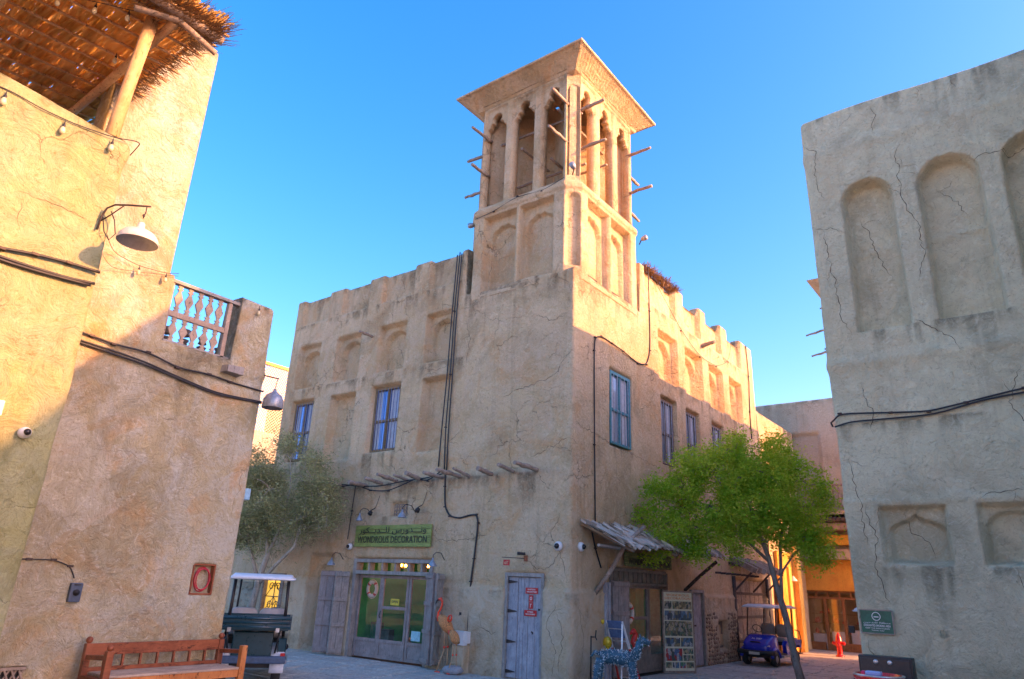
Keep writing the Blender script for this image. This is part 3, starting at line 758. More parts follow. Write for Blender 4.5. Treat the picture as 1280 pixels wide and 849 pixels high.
W3.build('wall', (-2, 12.2), .03, lambda S: 10.0+.02*np.sin(S*2.1), 330, depth_grey, MAT['grey'], grey, seed=14, amp=.02, thick=.5, grime=[(6.2, 7.1, 5.84, .6), (7.3, 8.3, 5.84, .6), (8.4, 9.4, 5.84, .6), (6.1, 7.1, 2.34, .5), (7.4, 8.3, 2.34, .5), (5.7, 10, 4.4, .25)])
cracks(W3, [[(7.24, 9.0), (7.16, 8.6), (7.13, 8.0), (7.29, 7.5), (7.32, 7.0), (7.15, 6.5)], [(7.13, 8.3), (6.95, 8.25)], [(8.09, 8.33), (8.55, 8.36), (9.2, 8.5)], [(7.16, 8.55), (7.45, 8.45)],
            [(5.76, 9.5), (5.95, 9.3), (5.9, 8.8), (6.0, 8.3)], [(6.5, 7.9), (6.6, 7.5), (6.7, 7.0), (6.8, 6.7)], [(5.78, 7.8), (6.1, 7.75), (6.3, 7.6)], [(5.95, 7.7), (5.95, 7.2), (6.05, 6.6), (6.02, 6.2), (6.15, 5.8)],
            [(6.05, 3.2), (6.12, 2.7), (6.08, 2.3), (6.2, 1.8)], [(5.88, 3.9), (5.97, 3.2), (6.0, 2.6)], [(6.5, 3.05), (6.62, 2.75), (6.78, 2.6), (6.8, 2.42)], [(6.2, 5.0), (6.3, 4.6), (6.28, 4.2)], [(7.0, 5.9), (7.4, 5.6), (7.6, 5.3)],
            [(8.2, 5.0), (8.0, 4.5), (8.25, 4.0)], [(7.75, 2.3), (7.8, 1.8), (7.95, 1.4), (7.8, .9), (7.85, .3)], [(8.0, 3.3), (7.6, 3.3), (7.45, 3.2)], [(7.6, 8.1), (7.85, 7.8), (7.95, 7.5)], [(6.9, 9.9), (6.95, 9.6), (6.9, 9.3)], [(7.6, 9.95), (7.62, 9.75)], [(8.1, 9.95), (8.15, 9.7)], [(6.6, 9.9), (6.6, 9.75)],
            [(5.85, 1.35), (5.95, 1.0), (6.0, .7)]], grey, .014, seed=9)
sb = MB(); sb.box(6.3, 12, -.95, 14.9, 9.2, 9.4); sb.build('roof', MAT['ceiling'], grey)
MB().box(5.745, 6.2, -.9, 15.02, -.1, 9.96).build('side_wall', MAT['bouncewall'], grey)  # unseen street face, kept pale to bounce light into the lane
W3b = None
tall = thing('corner_block', 'unseen shade-casting plain plastered block stepping forward beside the grey building, outside the right edge of view', 'building', (12, -3, 0))
MB().box(9.6, 34, -4.5, -1.6, -.1, 10.3).build('wall', MAT['bouncewall'], tall)  # unseen block, placed and sized to cast the shade on the left walls

# unseen row behind the camera, added for glass reflections and warm bounce
ob = thing('square_side_building', 'unseen long low plastered building added behind the viewpoint for reflections and bounce', 'building', (0, -32, 0))
MB().box(-30, 34, -36, -32, -.1, 5.5).build('wall', MAT['far'], ob)
for k_ in range(8): MB().box(-26+k_*7, -24.4+k_*7, -32.0, -31.93, 0, 2.4).build('door', MAT['greywood'], ob)
# ------------------------------------------------------------------ yellow building (near left)
yel = thing('yellow_building', 'yellow plastered building at the near left with a low roof parapet', 'building', (1, -12, 0))
W4 = Wall([(1, -22), (1, -10.42), (-3, -10.42)], -22, .07)
W4.build('wall', (-15.5, -8.6), .03, lambda S: 6.2+.03*np.sin(S*3.1)+0*S, 210, lambda S, Z: -.03*np.exp(-((Z-6.0)/.12)**2)+0*S, MAT['yellow'], yel, seed=31, amp=.03, thick=.28, caps=(True, False), roundtop=.1)
cracks(W4, [[(-11.34, 5.1), (-11.2, 5.13), (-10.95, 5.14), (-10.78, 5.12), (-10.58, 5.14)], [(-11.25, 5.12), (-11.22, 4.98), (-11.16, 4.75)], [(-10.93, 5.14), (-10.9, 5.26)], [(-10.55, 6.1), (-10.52, 5.9), (-10.5, 5.6)], [(-11.2, 3.6), (-11.05, 3.2)], [(-11.35, 5.7), (-11.3, 5.5)]], yel, .007, seed=12)
MB().box(-3, .7, -16, -10.6, 5.2, 5.4).build('roof', MAT['ceiling'], yel)

# ------------------------------------------------------------------ orange building (left)
ora = thing('orange_building', 'orange brown plastered building at the left with a tall part and a roof terrace', 'building', (-1, -9, 0))
W5 = Wall([(-1, -16), (-1, -7.16), (-5, -7.16)], -16, .06)
def top_or(S):
    t = np.full_like(S, 9.54)
    e = -8.84 + 0*S
    t = np.where(S < -10.12, 5.9, t); t = np.where(S > -8.86, 5.75, t); t = np.where(S > -8.78, 4.80, t); t = np.where(S > -7.74, 5.80-.02*(S+7.7), t)
    t = np.where(S > -7.0, 4.80, t)
    return t
W5.build('wall', (-13.5, -3.6), .028, top_or, 330, lambda S, Z: .10*rect(S, Z, -7.73, -7.43, 1.58, 1.95, .012)+.10*rect(S, Z, -9.80, -9.45, .5, .80, .012)+.04*np.exp(-((Z-4.9)/.3)**2)*0-.025*np.exp(-((Z-4.70)/.08)**2), MAT['orange'], ora, seed=41, amp=.028, thick=.45, caps=(True, False))
cracks(W5, [[(-9.4, 6.2), (-9.2, 6.25), (-9.0, 6.2)], [(-8.5, 4.7), (-8.4, 4.5)], [(-7.5, 5.2), (-7.35, 5.15), (-7.2, 5.25)], [(-9.3, 3.2), (-8.9, 3.25), (-8.7, 3.2)], [(-7.3, 3.4), (-7.25, 3.0), (-7.35, 2.6)], [(-9.2, 9.4), (-8.95, 9.2)], [(-9.3, 7.2), (-9.2, 6.9)], [(-8.0, 4.75), (-7.9, 4.6)]], ora, .006, seed=15)
# terrace walls and roof behind
t_ = MB(); t_.box(-1.9, -1.5, -9.88, -8.92, 4.5, 9.4); t_.box(-4.9, -1.3, -8.9, -7.3, 4.3, 4.45); t_.build('terrace', MAT['orange'], ora)
MB().box(-1.55, -.25, -9.6, -7.2, -.02, .20).build('bench_plinth', MAT['orange'], ora, bevel=.03)

# ------------------------------------------------------------------ far street end
far = thing('street_end_building', 'distant building at the street end with a balcony above a glazed shop front', 'building', (0, 17.5, 0))
W6 = Wall([(-8, 17.5), (7, 17.5)], -8)
W6.build('wall', (-7.9, 6.9), .07, lambda S: 9.8+0*S, 140, lambda S, Z: .14*rect(S, Z, -.15, 1.05, 5.6, 8.37)+.14*rect(S, Z, 2.2, 3.4, 5.6, 8.37)+.2*rect(S, Z, -.2, 3.0, -.2, 2.12), MAT['far'], far, seed=51, hole=lambda S, Z: (S > -.1) & (S < 2.9) & (Z < 2.05))
# ------------------------------------------------------------------ street end details
b_ = MB(); b_.fb(FF, -1.0, 4.5, 0, .9, 4.95, 5.1); b_.build('balcony_floor', MAT['far'], far)
b_ = MB(); b_.fb(FF, -1.0, 4.5, .84, .92, 6.02, 6.10).fb(FF, -1.0, 4.5, .85, .91, 5.22, 5.28); b_.build('balcony_rail', MAT['pole'], far)
bal = MB(); bal.lathe((0, 0, 0), [(.02, 0), (.045, .06), (.03, .14), (.055, .30), (.025, .44), (.055, .58), (.03, .68), (.04, .74)], 8)
bal_me = bpy.data.meshes.new('baluster'); bal_me.from_pydata(bal.v, [], bal.f); bal_me.materials.append(MAT['pole'])
for i in range(26):
    o = link('baluster', bal_me, None, far, world=False); o.location = Vector((-.95+i*.21, 17.5-.88, 5.28))-far.location
b_ = MB()
for i in range(30): b_.tube([F_ for F_ in (FF.P(-1.0+i*.18, .1, 4.92), FF.P(-1.0+i*.18, 1.15, 4.72))], .08, 8)
b_.build('roof_tile_edge', MAT['darkpole'], far, kind='stuff')
b_ = MB(); b_.fb(FF, -1.2, 4.5, .0, 1.0, 4.36, 4.62); b_.build('beam', MAT['pole'], far, bevel=.02)
MB().fb(FF, -.6, 4.5, .01, .35, 3.84, 4.22).build('ochre_fascia', plain('yellow_ochre_fascia', (.85, .48, .04), .6), far)
MB().fb(FF, -1.2, 4.5, .02, .55, 3.30, 3.66).build('stone_band', MAT['far'], far)
MB().fb(FF, -1.2, 4.5, .012, .10, 2.15, 3.29).build('ochre_panel', MAT['ochre'], far)
sf = MB(); 
for s_ in (-.1, .62, 1.28, 1.95): sf.fb(FF, s_-.05, s_+.05, -.1, .02, 0, 1.84)
sf.fb(FF, -.15, 2.9, -.1, .03, 1.84, 1.92); sf.fb(FF, -.15, 2.9, -.1, .02, 2.1, 2.16)
for k_ in range(6): sf.fb(FF, -.12+k_*.42, -.07+k_*.42, -.09, .01, 1.92, 2.1)
for s_ in (-.05, .67, 1.33): sf.fb(FF, s_, s_+.56, -.09, .012, 0, .28)
sfo = sf.build('shop_front_frame', wood('brown_shop_wood', (.16, .07, .03), (.30, .15, .06)), far)
for s_ in (-.05, .67, 1.33): MB().fb(FF, s_, s_+.56, -.05, -.04, .28, 1.84).build('pane', clear_glass('shop_glass', .25), sfo)
rm = MB(); rm.fb(FF, -.6, 3.4, -3.2, -3.1, -.05, 3).fb(FF, -.7, -.6, -3.2, -.36, -.05, 3).fb(FF, 3.4, 3.5, -3.2, -.36, -.05, 3).fb(FF, -.6, 3.4, -3.1, -.36, 2.6, 2.7)
rm.build('shop_room', plain('cream_room', (.45, .36, .22), .9, vs=2), far)
gd = MB(); r_ = random.Random(4)
for k_ in range(3): gd.fb(FF, -.05+k_*.7, .5+k_*.7, -.9, -.5, .0, .55+.1*k_)
gd.build('display_counter', MAT['white'], far)
for k_ in range(26):
    s_ = r_.uniform(-.05, 2.0); z_ = r_.choice((.62, 1.0, 1.35)); h_ = r_.uniform(.08, .26)
    cc_ = r_.choice(((.6, .45, .2), (.15, .25, .15), (.5, .12, .05), (.65, .6, .5), (.06, .05, .05)))
    nm = 'ware%d' % (k_ % 5)
    if nm not in MAT: MAT[nm] = plain('ware_paint', cc_, .5)
    MB().lathe(FF.P(s_, -.7+r_.uniform(-.1, .1), z_-.05), [(.02, 0), (.07, .01), (.085, h_*.5), (.04, h_*.85), (.05, h_)], 10).build('shop_ware', MAT[nm], far)
MB().fb(FF, -.05, 2.0, -.85, -.55, .93, .95).fb(FF, -.05, 2.0, -.85, -.55, 1.28, 1.30).build('shelf', MAT['brownframe'], far)
# sunlit golden pier and white hanging lamp in the lane
gp = MB().box(.02, .32, 15.3, 15.75, -.05, 3.9).build('golden_pier', MAT['goldwall'], main, bevel=.02)
MB().box(.02, .12, 13.6, 15.3, -.05, 3.4).build('ochre_wall_field', MAT['ochre'], main)
MB().box(.13, .20, 14.6, 14.9, .4, 2.9).build('golden_door_post', MAT['goldwall'], main)

# wind tower seen just past the grey building's edge
bt = thing('distant_wind_tower', 'sliver of another sunlit wind tower past the left edge of the grey building', 'tower', (3, 22, 0))
MB().box(1.45, 5.2, 20.3, 24.0, -.1, 16.0).build('wall', MAT['main'], bt)
MB().hexa([(1.3, 20.2, 15.9), (5.3, 20.2, 15.9), (5.3, 24.2, 15.9), (1.3, 24.2, 15.9), (.72, 19.8, 16.3), (5.9, 19.8, 16.3), (5.9, 24.6, 16.3), (.72, 24.6, 16.3)]).build('cornice', MAT['main'], bt)
for x0_, z_, L_ in ((.35, 13.66, 1.0), (1.1, 12.85, .5), (.50, 12.60, .9), (1.1, 14.9, .5)):
    pole_obj((x0_+1.3, 20.25, z_+.22), (x0_, 20.2, z_), 1, bt, 1.1, 'tower_pole')
# far left lattice walled tower
lt = thing('lattice_tower', 'pale sunlit lattice-walled rooftop block far behind the left alley', 'building', (-24, 10, 0))
MB().box(-30, -22.6, 6, 12, -.1, 8.6).build('wall', MAT['far'], lt)
fr_ = MB(); fr_.box(-22.75, -22.6, 6, 6.2, 8.6, 12.2).box(-22.75, -22.6, 8.6, 8.75, 8.6, 12.2).box(-22.75, -22.6, 11.8, 12, 8.6, 12.2).box(-22.75, -22.6, 6.2, 11.8, 12.05, 12.2)
fr_.box(-30, -22.8, 11.7, 12, 8.6, 12.1).box(-30, -22.8, 6, 6.15, 8.6, 12.1).build('frame', MAT['goldwall'], lt)
la = MB()
for k_ in range(-16, 44):
    for sg in (1, -1):
        a_ = 6+k_*.16; z0_ = 8.6; 
        y0 = a_; y1 = a_+3.5*sg
        t0 = max(0, (6.2-y0)/(y1-y0) if sg > 0 else (11.8-y0)/(y1-y0)); t1 = min(1, (11.8-y0)/(y1-y0) if sg > 0 else (6.2-y0)/(y1-y0))
        if t1 > t0: la.bar((-22.68+.015*sg, y0+(y1-y0)*t0, z0_+3.5*t0), (-22.68+.015*sg, y0+(y1-y0)*t1, z0_+3.5*t1), .05, .025, (1, 0, 0))
la.build('lattice', plain('cream_lattice', (.50, .40, .26), .8), lt, kind='stuff')

# ------------------------------------------------------------------ main shop front (shaded face)
D0 = -.20
MAT['greenwall'] = plain('green_wall_paint', (.02, .30, .10), .8, vs=2, var=.2)
MAT['greenwall2'] = plain('light_green_paint', (.16, .50, .06), .8, vs=2, var=.2)
MAT['shopglass'] = clear_glass('shop_window_glass', .12)
MAT['amber'] = glow('amber_bulb', (1.0, .42, .06), 9)
fr = MB()
fr.fb(FL, -6.76, -6.64, D0-.02, .02, 0, 2.36).fb(FL, -4.02, -3.90, D0-.02, .02, 0, 2.36).fb(FL, -6.64, -4.02, D0-.02, .02, 2.27, 2.36).fb(FL, -6.64, -4.02, D0-.01, .03, 1.98, 2.07)
for s_ in (-6.20, -5.71, -5.24, -4.76, -4.32): fr.fb(FL, s_-.03, s_+.03, D0, -.02, 2.07, 2.27)
sh = fr.build('shop_front_frame', MAT['greywood'], main, bevel=.006)
def glazed(F, a, b_, z0, z1, zp, parent, mat, d, mid=None, name='door', st=.075, sp=None):
    """a stile-and-rail leaf: panel below zp, pane above"""
    o = MB(); o.fb(F, a, a+st, d, d+.05, z0, z1).fb(F, b_-st, b_, d, d+.05, z0, z1).fb(F, a+st, b_-st, d, d+.05, z1-st, z1).fb(F, a+st, b_-st, d, d+.05, zp-st, zp).fb(F, a+st, b_-st, d, d+.05, z0, z0+st)
    o.fb(F, a+st, b_-st, d+.01, d+.03, z0+st, zp-st)
    if mid: o.fb(F, a+st, b_-st, d, d+.05, mid-.035, mid+.035)
    q = o.build(name, mat, parent, bevel=.005)
    MB().fb(F, a+st, b_-st, d+.018, d+.026, zp, z1-st).build('pane', MAT['shopglass'], q)
    return q
glazed(FL, -6.63, -5.76, .02, 1.97, .46, main, MAT['purplewood'], D0+.02, name='shop_window')
dr = glazed(FL, -5.75, -4.79, .02, 1.97, .46, main, MAT['purplewood'], D0+.03, mid=1.20, name='door')
glazed(FL, -4.78, -4.03, .02, 1.97, .46, main, MAT['purplewood'], D0+.02, name='shop_window')
MB().tube([FL.P(-5.70, D0+.10, .95), FL.P(-5.70, D0+.13, 1.0), FL.P(-5.70, D0+.10, 1.12)], .012, 6).build('handle', MAT['black'], dr)
for a, c in ((-6.61, -6.23), (-6.17, -5.74), (-5.68, -5.27), (-5.21, -4.79), (-4.73, -4.35), (-4.29, -4.05)):
    MB().fb(FL, a, c, D0+.03, D0+.04, 2.07, 2.27).build('transom_pane', MAT['shopglass'], sh)
# room behind
room = MB(); 
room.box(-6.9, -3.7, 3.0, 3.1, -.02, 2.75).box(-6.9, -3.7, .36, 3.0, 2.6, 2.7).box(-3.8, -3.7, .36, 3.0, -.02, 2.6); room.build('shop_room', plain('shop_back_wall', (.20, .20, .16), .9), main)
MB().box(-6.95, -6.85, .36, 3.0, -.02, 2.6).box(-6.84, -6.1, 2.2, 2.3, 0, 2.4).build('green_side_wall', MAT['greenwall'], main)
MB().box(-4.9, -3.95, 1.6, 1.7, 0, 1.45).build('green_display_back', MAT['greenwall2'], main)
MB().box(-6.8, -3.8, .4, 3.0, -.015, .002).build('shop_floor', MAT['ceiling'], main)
for (s_, y_) in ((-5.95, 1.0), (-5.1, 1.2), (-4.75, .9), (-4.15, .9), (-4.28, 1.0)):
    q = MB()
    for k_ in range(5):
        a_ = k_*1.256; q.ell((s_+.09*math.cos(a_), y_+.09*math.sin(a_), 2.24), (.022, .022, .035), 8, 6)
    t__ = thing('chandelier', {-5.95: 'small chandelier with amber bulbs, leftmost seen through the shop transom', -5.1: 'small chandelier with amber bulbs behind the middle of the shop transom', -4.75: 'small chandelier with amber bulbs just right of the transom middle', -4.15: 'small chandelier with amber bulbs, rightmost behind the shop transom', -4.28: 'small chandelier set slightly left of the rightmost one in the shop'}[s_], 'chandelier', (s_, y_, 2.2), 0, 'chandeliers in the shop')
    q.build('bulbs', MAT['amber'], t__)
    q = MB().tube([(s_, y_, 2.6), (s_, y_, 2.26)], .008, 5)
    for k_ in range(5): a_ = k_*1.256; q.tube([(s_, y_, 2.26), (s_+.05*math.cos(a_), y_+.05*math.sin(a_), 2.17), (s_+.09*math.cos(a_), y_+.09*math.sin(a_), 2.21)], .006, 5)
    q.build('frame', MAT['brass'], t__)
def lifering(c, F, label):
    t = thing('life_ring', label, 'life ring', c)
    R1, r1 = .16, .042
    for nm, m_, segs in (('ring', MAT['dirtywhite'], None), ('red_band', MAT.setdefault('redpaint', plain('red_paint', (.55, .03, .02), .45)), 1)):
        if segs is None:
            o = MB(); P = [Vector(c)+F.du*R1*math.cos(a)+Vector((0, 0, R1*1.05*math.sin(a))) for a in np.linspace(0, 2*math.pi, 29)]; o.tube(P, r1, 10, cap=False); o.build(nm, m_, t)
        else:
            for k in range(4):
                a0 = math.pi/4+k*math.pi/2; P = [Vector(c)+F.du*R1*math.cos(a)+Vector((0, 0, R1*1.05*math.sin(a))) for a in np.linspace(a0-.16, a0+.16, 5)]
                MB().tube(P, r1*1.06, 10).build(nm, m_, t)
    P = [Vector(c)+F.du*(R1+.06)*math.cos(a)+Vector((0, 0, (R1+.07)*math.sin(a))) for a in np.linspace(0, 2*math.pi, 25)]
    MB().tube(P, .008, 5, cap=False).build('rope', MAT['dirtywhite'], t)
lifering((-6.36, .36, 1.62), FL, 'white life ring with red bands hanging in the left shop window')
# things on display behind the glass
disp = [(-6.45, .75, .06, .45, 'tall dark green cabinet standing low in the left shop window', 'cabinet', (.02, .10, .05)), (-6.1, .8, .06, .30, 'low dark chest in the left shop window beside the cabinet', 'chest', (.03, .06, .05))]
for s_, y_, z_, h_, lb, ct, c_ in disp:
    t = thing(ct, lb, ct, (s_, y_, 0)); q = MB().box(s_-.15, s_+.15, y_-.1, y_+.1, .03, h_+.35); q.build('body', plain(ct+'_paint', c_, .4), t, bevel=.01)
    q = MB(); q.box(s_-.13, s_-.005, y_-.115, y_-.1, .08, h_+.3).box(s_+.005, s_+.13, y_-.115, y_-.1, .08, h_+.3); q.build('door', plain(ct+'_door', tuple(x*1.6 for x in c_), .4), t)
def jar(c, r, h, m, label, ct='vase', group=None):
    t = thing(ct, label, ct, c, 0, group)
    MB().lathe(c, [(r*.3, 0), (r*.6, .01), (r, h*.4), (r*.9, h*.6), (r*.4, h*.82), (r*.42, h*.9)], 14).build('body', m, t)
    MB().lathe(Vector(c)+Vector((0, 0, h*.9)), [(r*.42, 0), (r*.55, h*.05), (r*.5, h*.1), (r*.3, h*.1)], 14).build('rim', m, t)
jar((-4.5, .75, .0), .14, .75, MAT['dirtywhite'], 'tall pale vase behind the right shop pane')
jar((-4.25, .7, .0), .12, .55, MAT['greenwall2'], 'green vase low behind the right shop pane')
jar((-5.3, .8, .0), .14, .5, MAT['brass'], 'brass jar behind the lower door pane')
bc = thing('notice_card', 'small blue and white card stuck low inside the right shop pane', 'card', (-4.5, 0, .55)); MB().fb(FL, -4.62, -4.32, -.162, -.158, .50, .72).build('card', plain('pale_blue_card', (.35, .65, .70), .6), bc)
os_ = thing('open_sign', 'small yellow sign hanging inside the shop door above the mid rail', 'sign', (-5.25, 0, 1.3)); MB().fb(FL, -5.40, -5.10, -.140, -.135, 1.27, 1.42).build('board', plain('yellow_board', (.60, .50, .05), .6), os_)
text_mesh('lettering', 'OPEN', FL, -5.25, 1.35, .06, MAT['black'], os_, d=-.1345)
# plank shutters folded open
def shutter(F, s0, s1, d0, d1, z0, z1, parent, mat, n=4, straps=4):
    """a ledged plank shutter standing out from the wall, hinge side s0,d0 to free side s1,d1"""
    A = F.P(s0, d0, 0); B = F.P(s1, d1, 0); u = (B-A); L = u.length; u.normalize(); nrm = Vector((-u.y, u.x, 0)); 
    if nrm.dot(Vector((8, -13, 0))-A) < 0: nrm = -nrm
    G = Face(A, u, nrm); root = MB(); root.fb(G, 0, .04, -.02, .0, z0, z1).fb(G, L-.04, L, -.02, .0, z0, z1); rt_ = root.build('shutter', mat, parent)
    for k in range(n):
        a = L*k/n; b_ = L*(k+1)/n; jz = random.uniform(-.012, .012)
        MB().fb(G, a+.004, b_-.004, .002, .03+random.uniform(-.003, .003), z0+jz, z1+jz).build('plank', mat, rt_, bevel=.004, seg=1)
    for k in range(straps):
        z = z0+(z1-z0)*(.04+.92*k/(straps-1)); MB().fb(G, .01, L-.01, .036, .062, z-.045, z+.045).build('ledge', mat, rt_, bevel=.006)
    return rt_
shutter(FL, -6.84, -7.62, .06, .34, .04, 2.03, main, MAT['purplewood'])
shutter(FL, -6.80, -6.95, .08, .42, .04, 2.03, main, MAT['greywood'], 2)
shutter(FL, -4.02, -3.55, .04, .30, .08, 2.06, main, MAT['purplewood'], 3)
shutter(FL, -3.52, -3.44, .05, .36, .08, 2.04, main, MAT['greywood'], 2)
# signboard
def plank_board(F, a, b_, z0, z1, d, n, label, name='signboard', mat=None):
    t = thing(name, label, 'sign', F.P((a+b_)/2, 0, z0))
    for k in range(n):
        za = z0+(z1-z0)*k/n; zb = z0+(z1-z0)*(k+1)/n
        MB().fb(F, a, b_, d, d+.035+random.uniform(-.004, .004), za+.003, zb-.003).build('board_plank', mat, t, bevel=.004, seg=1)
    return t
MAT['signgreen'] = wood('lime_green_painted_wood', (.13, .20, .05), (.28, .33, .08), (1.2, 1.2, 16), .5)
m_ = MAT['signgreen']
MAT['ink'] = plain('dark_letter_paint', (.012, .014, .016), .6, var=.1)
sg = plank_board(FL, -6.77, -4.0, 2.655, 3.20, .03, 5, 'green plank signboard with dark lettering over the shop doors on the shaded face', mat=m_)
text_mesh('lettering', 'WONDROUS DECORATION', FL, -5.39, 2.84, .17, MAT['ink'], sg, d=.071, width=2.52, font_off=.0)
ar = '\uFEED\uFEE7\uFEAA\uFEED\uFEAD\uFEB1'
def arab(parts): return ''.join(reversed(parts))
W_AR = ['\uFEED', '\uFEE7', '\u0640', '\u0640', '\u0640', '\uFEAA', '\uFEED', '\uFEAD', '\uFEB1', ' ', '\uFEDF', '\uFEE0', '\u0640', '\u0640', '\uFEAA', '\uFEF3', '\u0640', '\u0640', '\uFEDC', '\uFEEE', '\uFEAD']
text_mesh('arabic_lettering', arab(W_AR), FL, -5.39, 3.055, .20, MAT['ink'], sg, d=.071, width=2.45, font_off=.003)
# lamps
def barn_lamp(base, F, s_, z_, out, label, parent_none=None, r=.11, m=None, up=.15):
    t = thing('wall_lamp', label, 'lamp', F.P(s_, 0, z_))
    MB().tube([F.P(s_+.06, 0, z_), F.P(s_+.06, out*.4, z_+up), F.P(s_+.03, out*.8, z_+up*1.1), F.P(s_, out, z_+up*.6), F.P(s_, out, z_)], .010, 6).build('arm', MAT['black'], t)
    MB().lathe(F.P(s_, out, z_-.16), [(r, 0), (r*.92, .03), (r*.5, .10), (r*.22, .14), (r*.2, .19), (.0, .195)], 16).lathe(F.P(s_, out, z_-.158), [(r*.94, 0), (r*.5, .09), (0, .13)], 16).build('shade', m or MAT['lampgrey'], t)
    MB().ell(F.P(s_, out, z_-.12), (.025, .025, .04), 8, 6).build('bulb', MAT['white'], t)
    return t
barn_lamp(None, FL, -7.28, 2.33, .34, 'small grey bell lamp on a curved arm left of the shop doors')
barn_lamp(None, FL, -3.62, 2.36, .34, 'small grey bell lamp on a curved arm right of the shop doors')
barn_lamp(None, FL, -6.36, 3.46, .34, 'small grey bell lamp above the left end of the green signboard', r=.09)
barn_lamp(None, FL, -4.72, 3.50, .40, 'small grey bell lamp above the right half of the green signboard', r=.11)
for s_, z_, lb in ((-6.17, 3.55, 'small black spotlight above the left end of the green signboard'), (-4.44, 3.58, 'small black spotlight above the right half of the green signboard')):
    t = thing('spotlight', lb, 'spotlight', FL.P(s_, 0, z_)); MB().tube([FL.P(s_, 0, z_+.1), FL.P(s_, .15, z_+.02)], .012, 6).build('bracket', MAT['black'], t)
    MB().lathe(FL.P(s_, .12, z_), [(.0, 0), (.05, .01), (.065, .08), (.06, .10), (.0, .10)], 12, (0, -.6, -.8)).build('head', MAT['black'], t)
    MB().tube([FL.P(s_+.02, .01, z_+.1), FL.P(s_+.10, .012, z_+.28), FL.P(s_+.14, .012, z_+.42)], .006, 5).build('flex', MAT['black'], t)
def dome_cam(F, s_, z_, label, r=.085, d=0, up=0):
    c = F.P(s_, d, z_); t = thing('dome_camera', label, 'camera', c)
    MB().lathe(c, [(r*.8, 0), (r, .012), (r, .05), (r*.86, .075), (r*.62, .10)], 18, F.dn).build('housing', MAT['white'], t)
    MB().ell(c+F.dn*.10, (r*.56, r*.56, r*.56), 14, 8).build('lens_dome', MAT.setdefault('blackgloss', plain('black_gloss', (.01, .01, .012), .12, var=.05)), t)
dome_cam(FL, -.30, 2.68, 'white dome camera just left of the building corner', .10)
dome_cam(FR, .34, 2.69, 'white dome camera just right of the building corner', .10)
dome_cam(FL, -6.97, 2.66, 'small white dome camera left of the green signboard', .085)
dome_cam(FY, -10.70, 2.955, 'white dome camera with a black lens on the yellow wall', .05)

# ------------------------------------------------------------------ grey plank door with red signs
dt = MB(); dt.fb(FL, -1.70, -1.625, -.08, .03, .0, 2.12).fb(FL, -.735, -.66, -.08, .03, 0, 2.12).fb(FL, -1.625, -.735, -.08, .03, 2.04, 2.12)
door = dt.build('door', MAT['greywood'], main, bevel=.006, label='weathered blue-grey plank door with red signs')
xs = [-1.625, -1.36, -1.29, -1.20, -1.08, -.90, -.735]
for a, c in zip(xs[:-1], xs[1:]):
    MB().fb(FL, a+.004, c-.004, -.07, -.03+random.uniform(-.006, .012), .02, 2.03).build('plank', MAT['bluewood'] if 'bluewood' in MAT else MAT.setdefault('bluewood', wood('blue_grey_door_wood', (.23, .24, .27), (.40, .41, .44))), door, bevel=.005, seg=1)
for z_ in (1.93, 1.33, .72, .14):
    MB().prism(FL, [(-1.64, z_-.035), (-1.58, z_-.035), (-1.38, z_-.008), (-1.38, z_+.008), (-1.58, z_+.035), (-1.64, z_+.035)], -.02, -.008).build('hinge', MAT['iron'], door)
MB().tube([FL.P(-.97, -.01, .93), FL.P(-.95, .015, .95), FL.P(-.93, -.01, .93), FL.P(-.95, -.0, .90)], .012, 6).build('handle', MAT['black'], door)
MB().fb(FL, -.80, -.70, -.01, .012, 1.37, 1.41).build('latch', MAT['iron'], door)
MAT['signred'] = plain('red_sign_enamel', (.50, .008, .01), .4, var=.08); MAT['signwhite'] = plain('sign_white_print', (.80, .80, .78), .5, var=.03)
def rsign(F, a, c, z0, z1, d, lines, label, m=None, tm=None, hts=None, name='sign'):
    t = thing(name, label, 'sign', F.P((a+c)/2, 0, z0)); MB().fb(F, a, c, d, d+.006, z0, z1).build('plate', m or MAT['signred'], t)
    for txt, zz, hh, ww in lines: text_mesh('lettering', txt, F, (a+c)/2, zz, hh, tm or MAT['signwhite'], t, d=d+.0065, width=ww)
    return t
rsign(FL, -1.15, -.83, 1.70, 1.82, -.012, [('DO NOT BLOCK', 1.785, .028, .20), ('THIS DOOR PLEASE', 1.738, .030, .26)], 'red two-line sign at the top of the grey door')
rsign(FL, -1.05, -.95, 1.54, 1.67, -.012, [('\u0665', 1.605, .07, .05)], 'small red sign with an upper numeral on the grey door')
rsign(FL, -1.05, -.95, 1.40, 1.53, -.012, [('\u0662', 1.465, .08, .04)], 'small red sign with a lower numeral on the grey door')
rsign(FL, -1.17, -.85, 1.25, 1.37, -.012, [('NO PARKING', 1.335, .026, .15), ('THIS IS A DOORWAY', 1.29, .028, .26)], 'red two-line sign below the numerals on the grey door')
hn = rsign(FL, -1.58, -1.41, 2.26, 2.38, .26, [('\u0665\u0662', 2.32, .07, .10)], 'small red number plate hanging from a bracket above the grey door', tm=plain('peach_print', (.75, .55, .35), .5))
MB().tube([FL.P(-1.18, .02, 2.42), FL.P(-1.40, .18, 2.425), FL.P(-1.62, .27, 2.43)], .009, 6).build('bracket', MAT['iron'], hn); MB().fb(FL, -1.20, -1.12, .0, .03, 2.36, 2.48).build('bracket_plate', plain('rust', (.25, .09, .04), .8), hn)
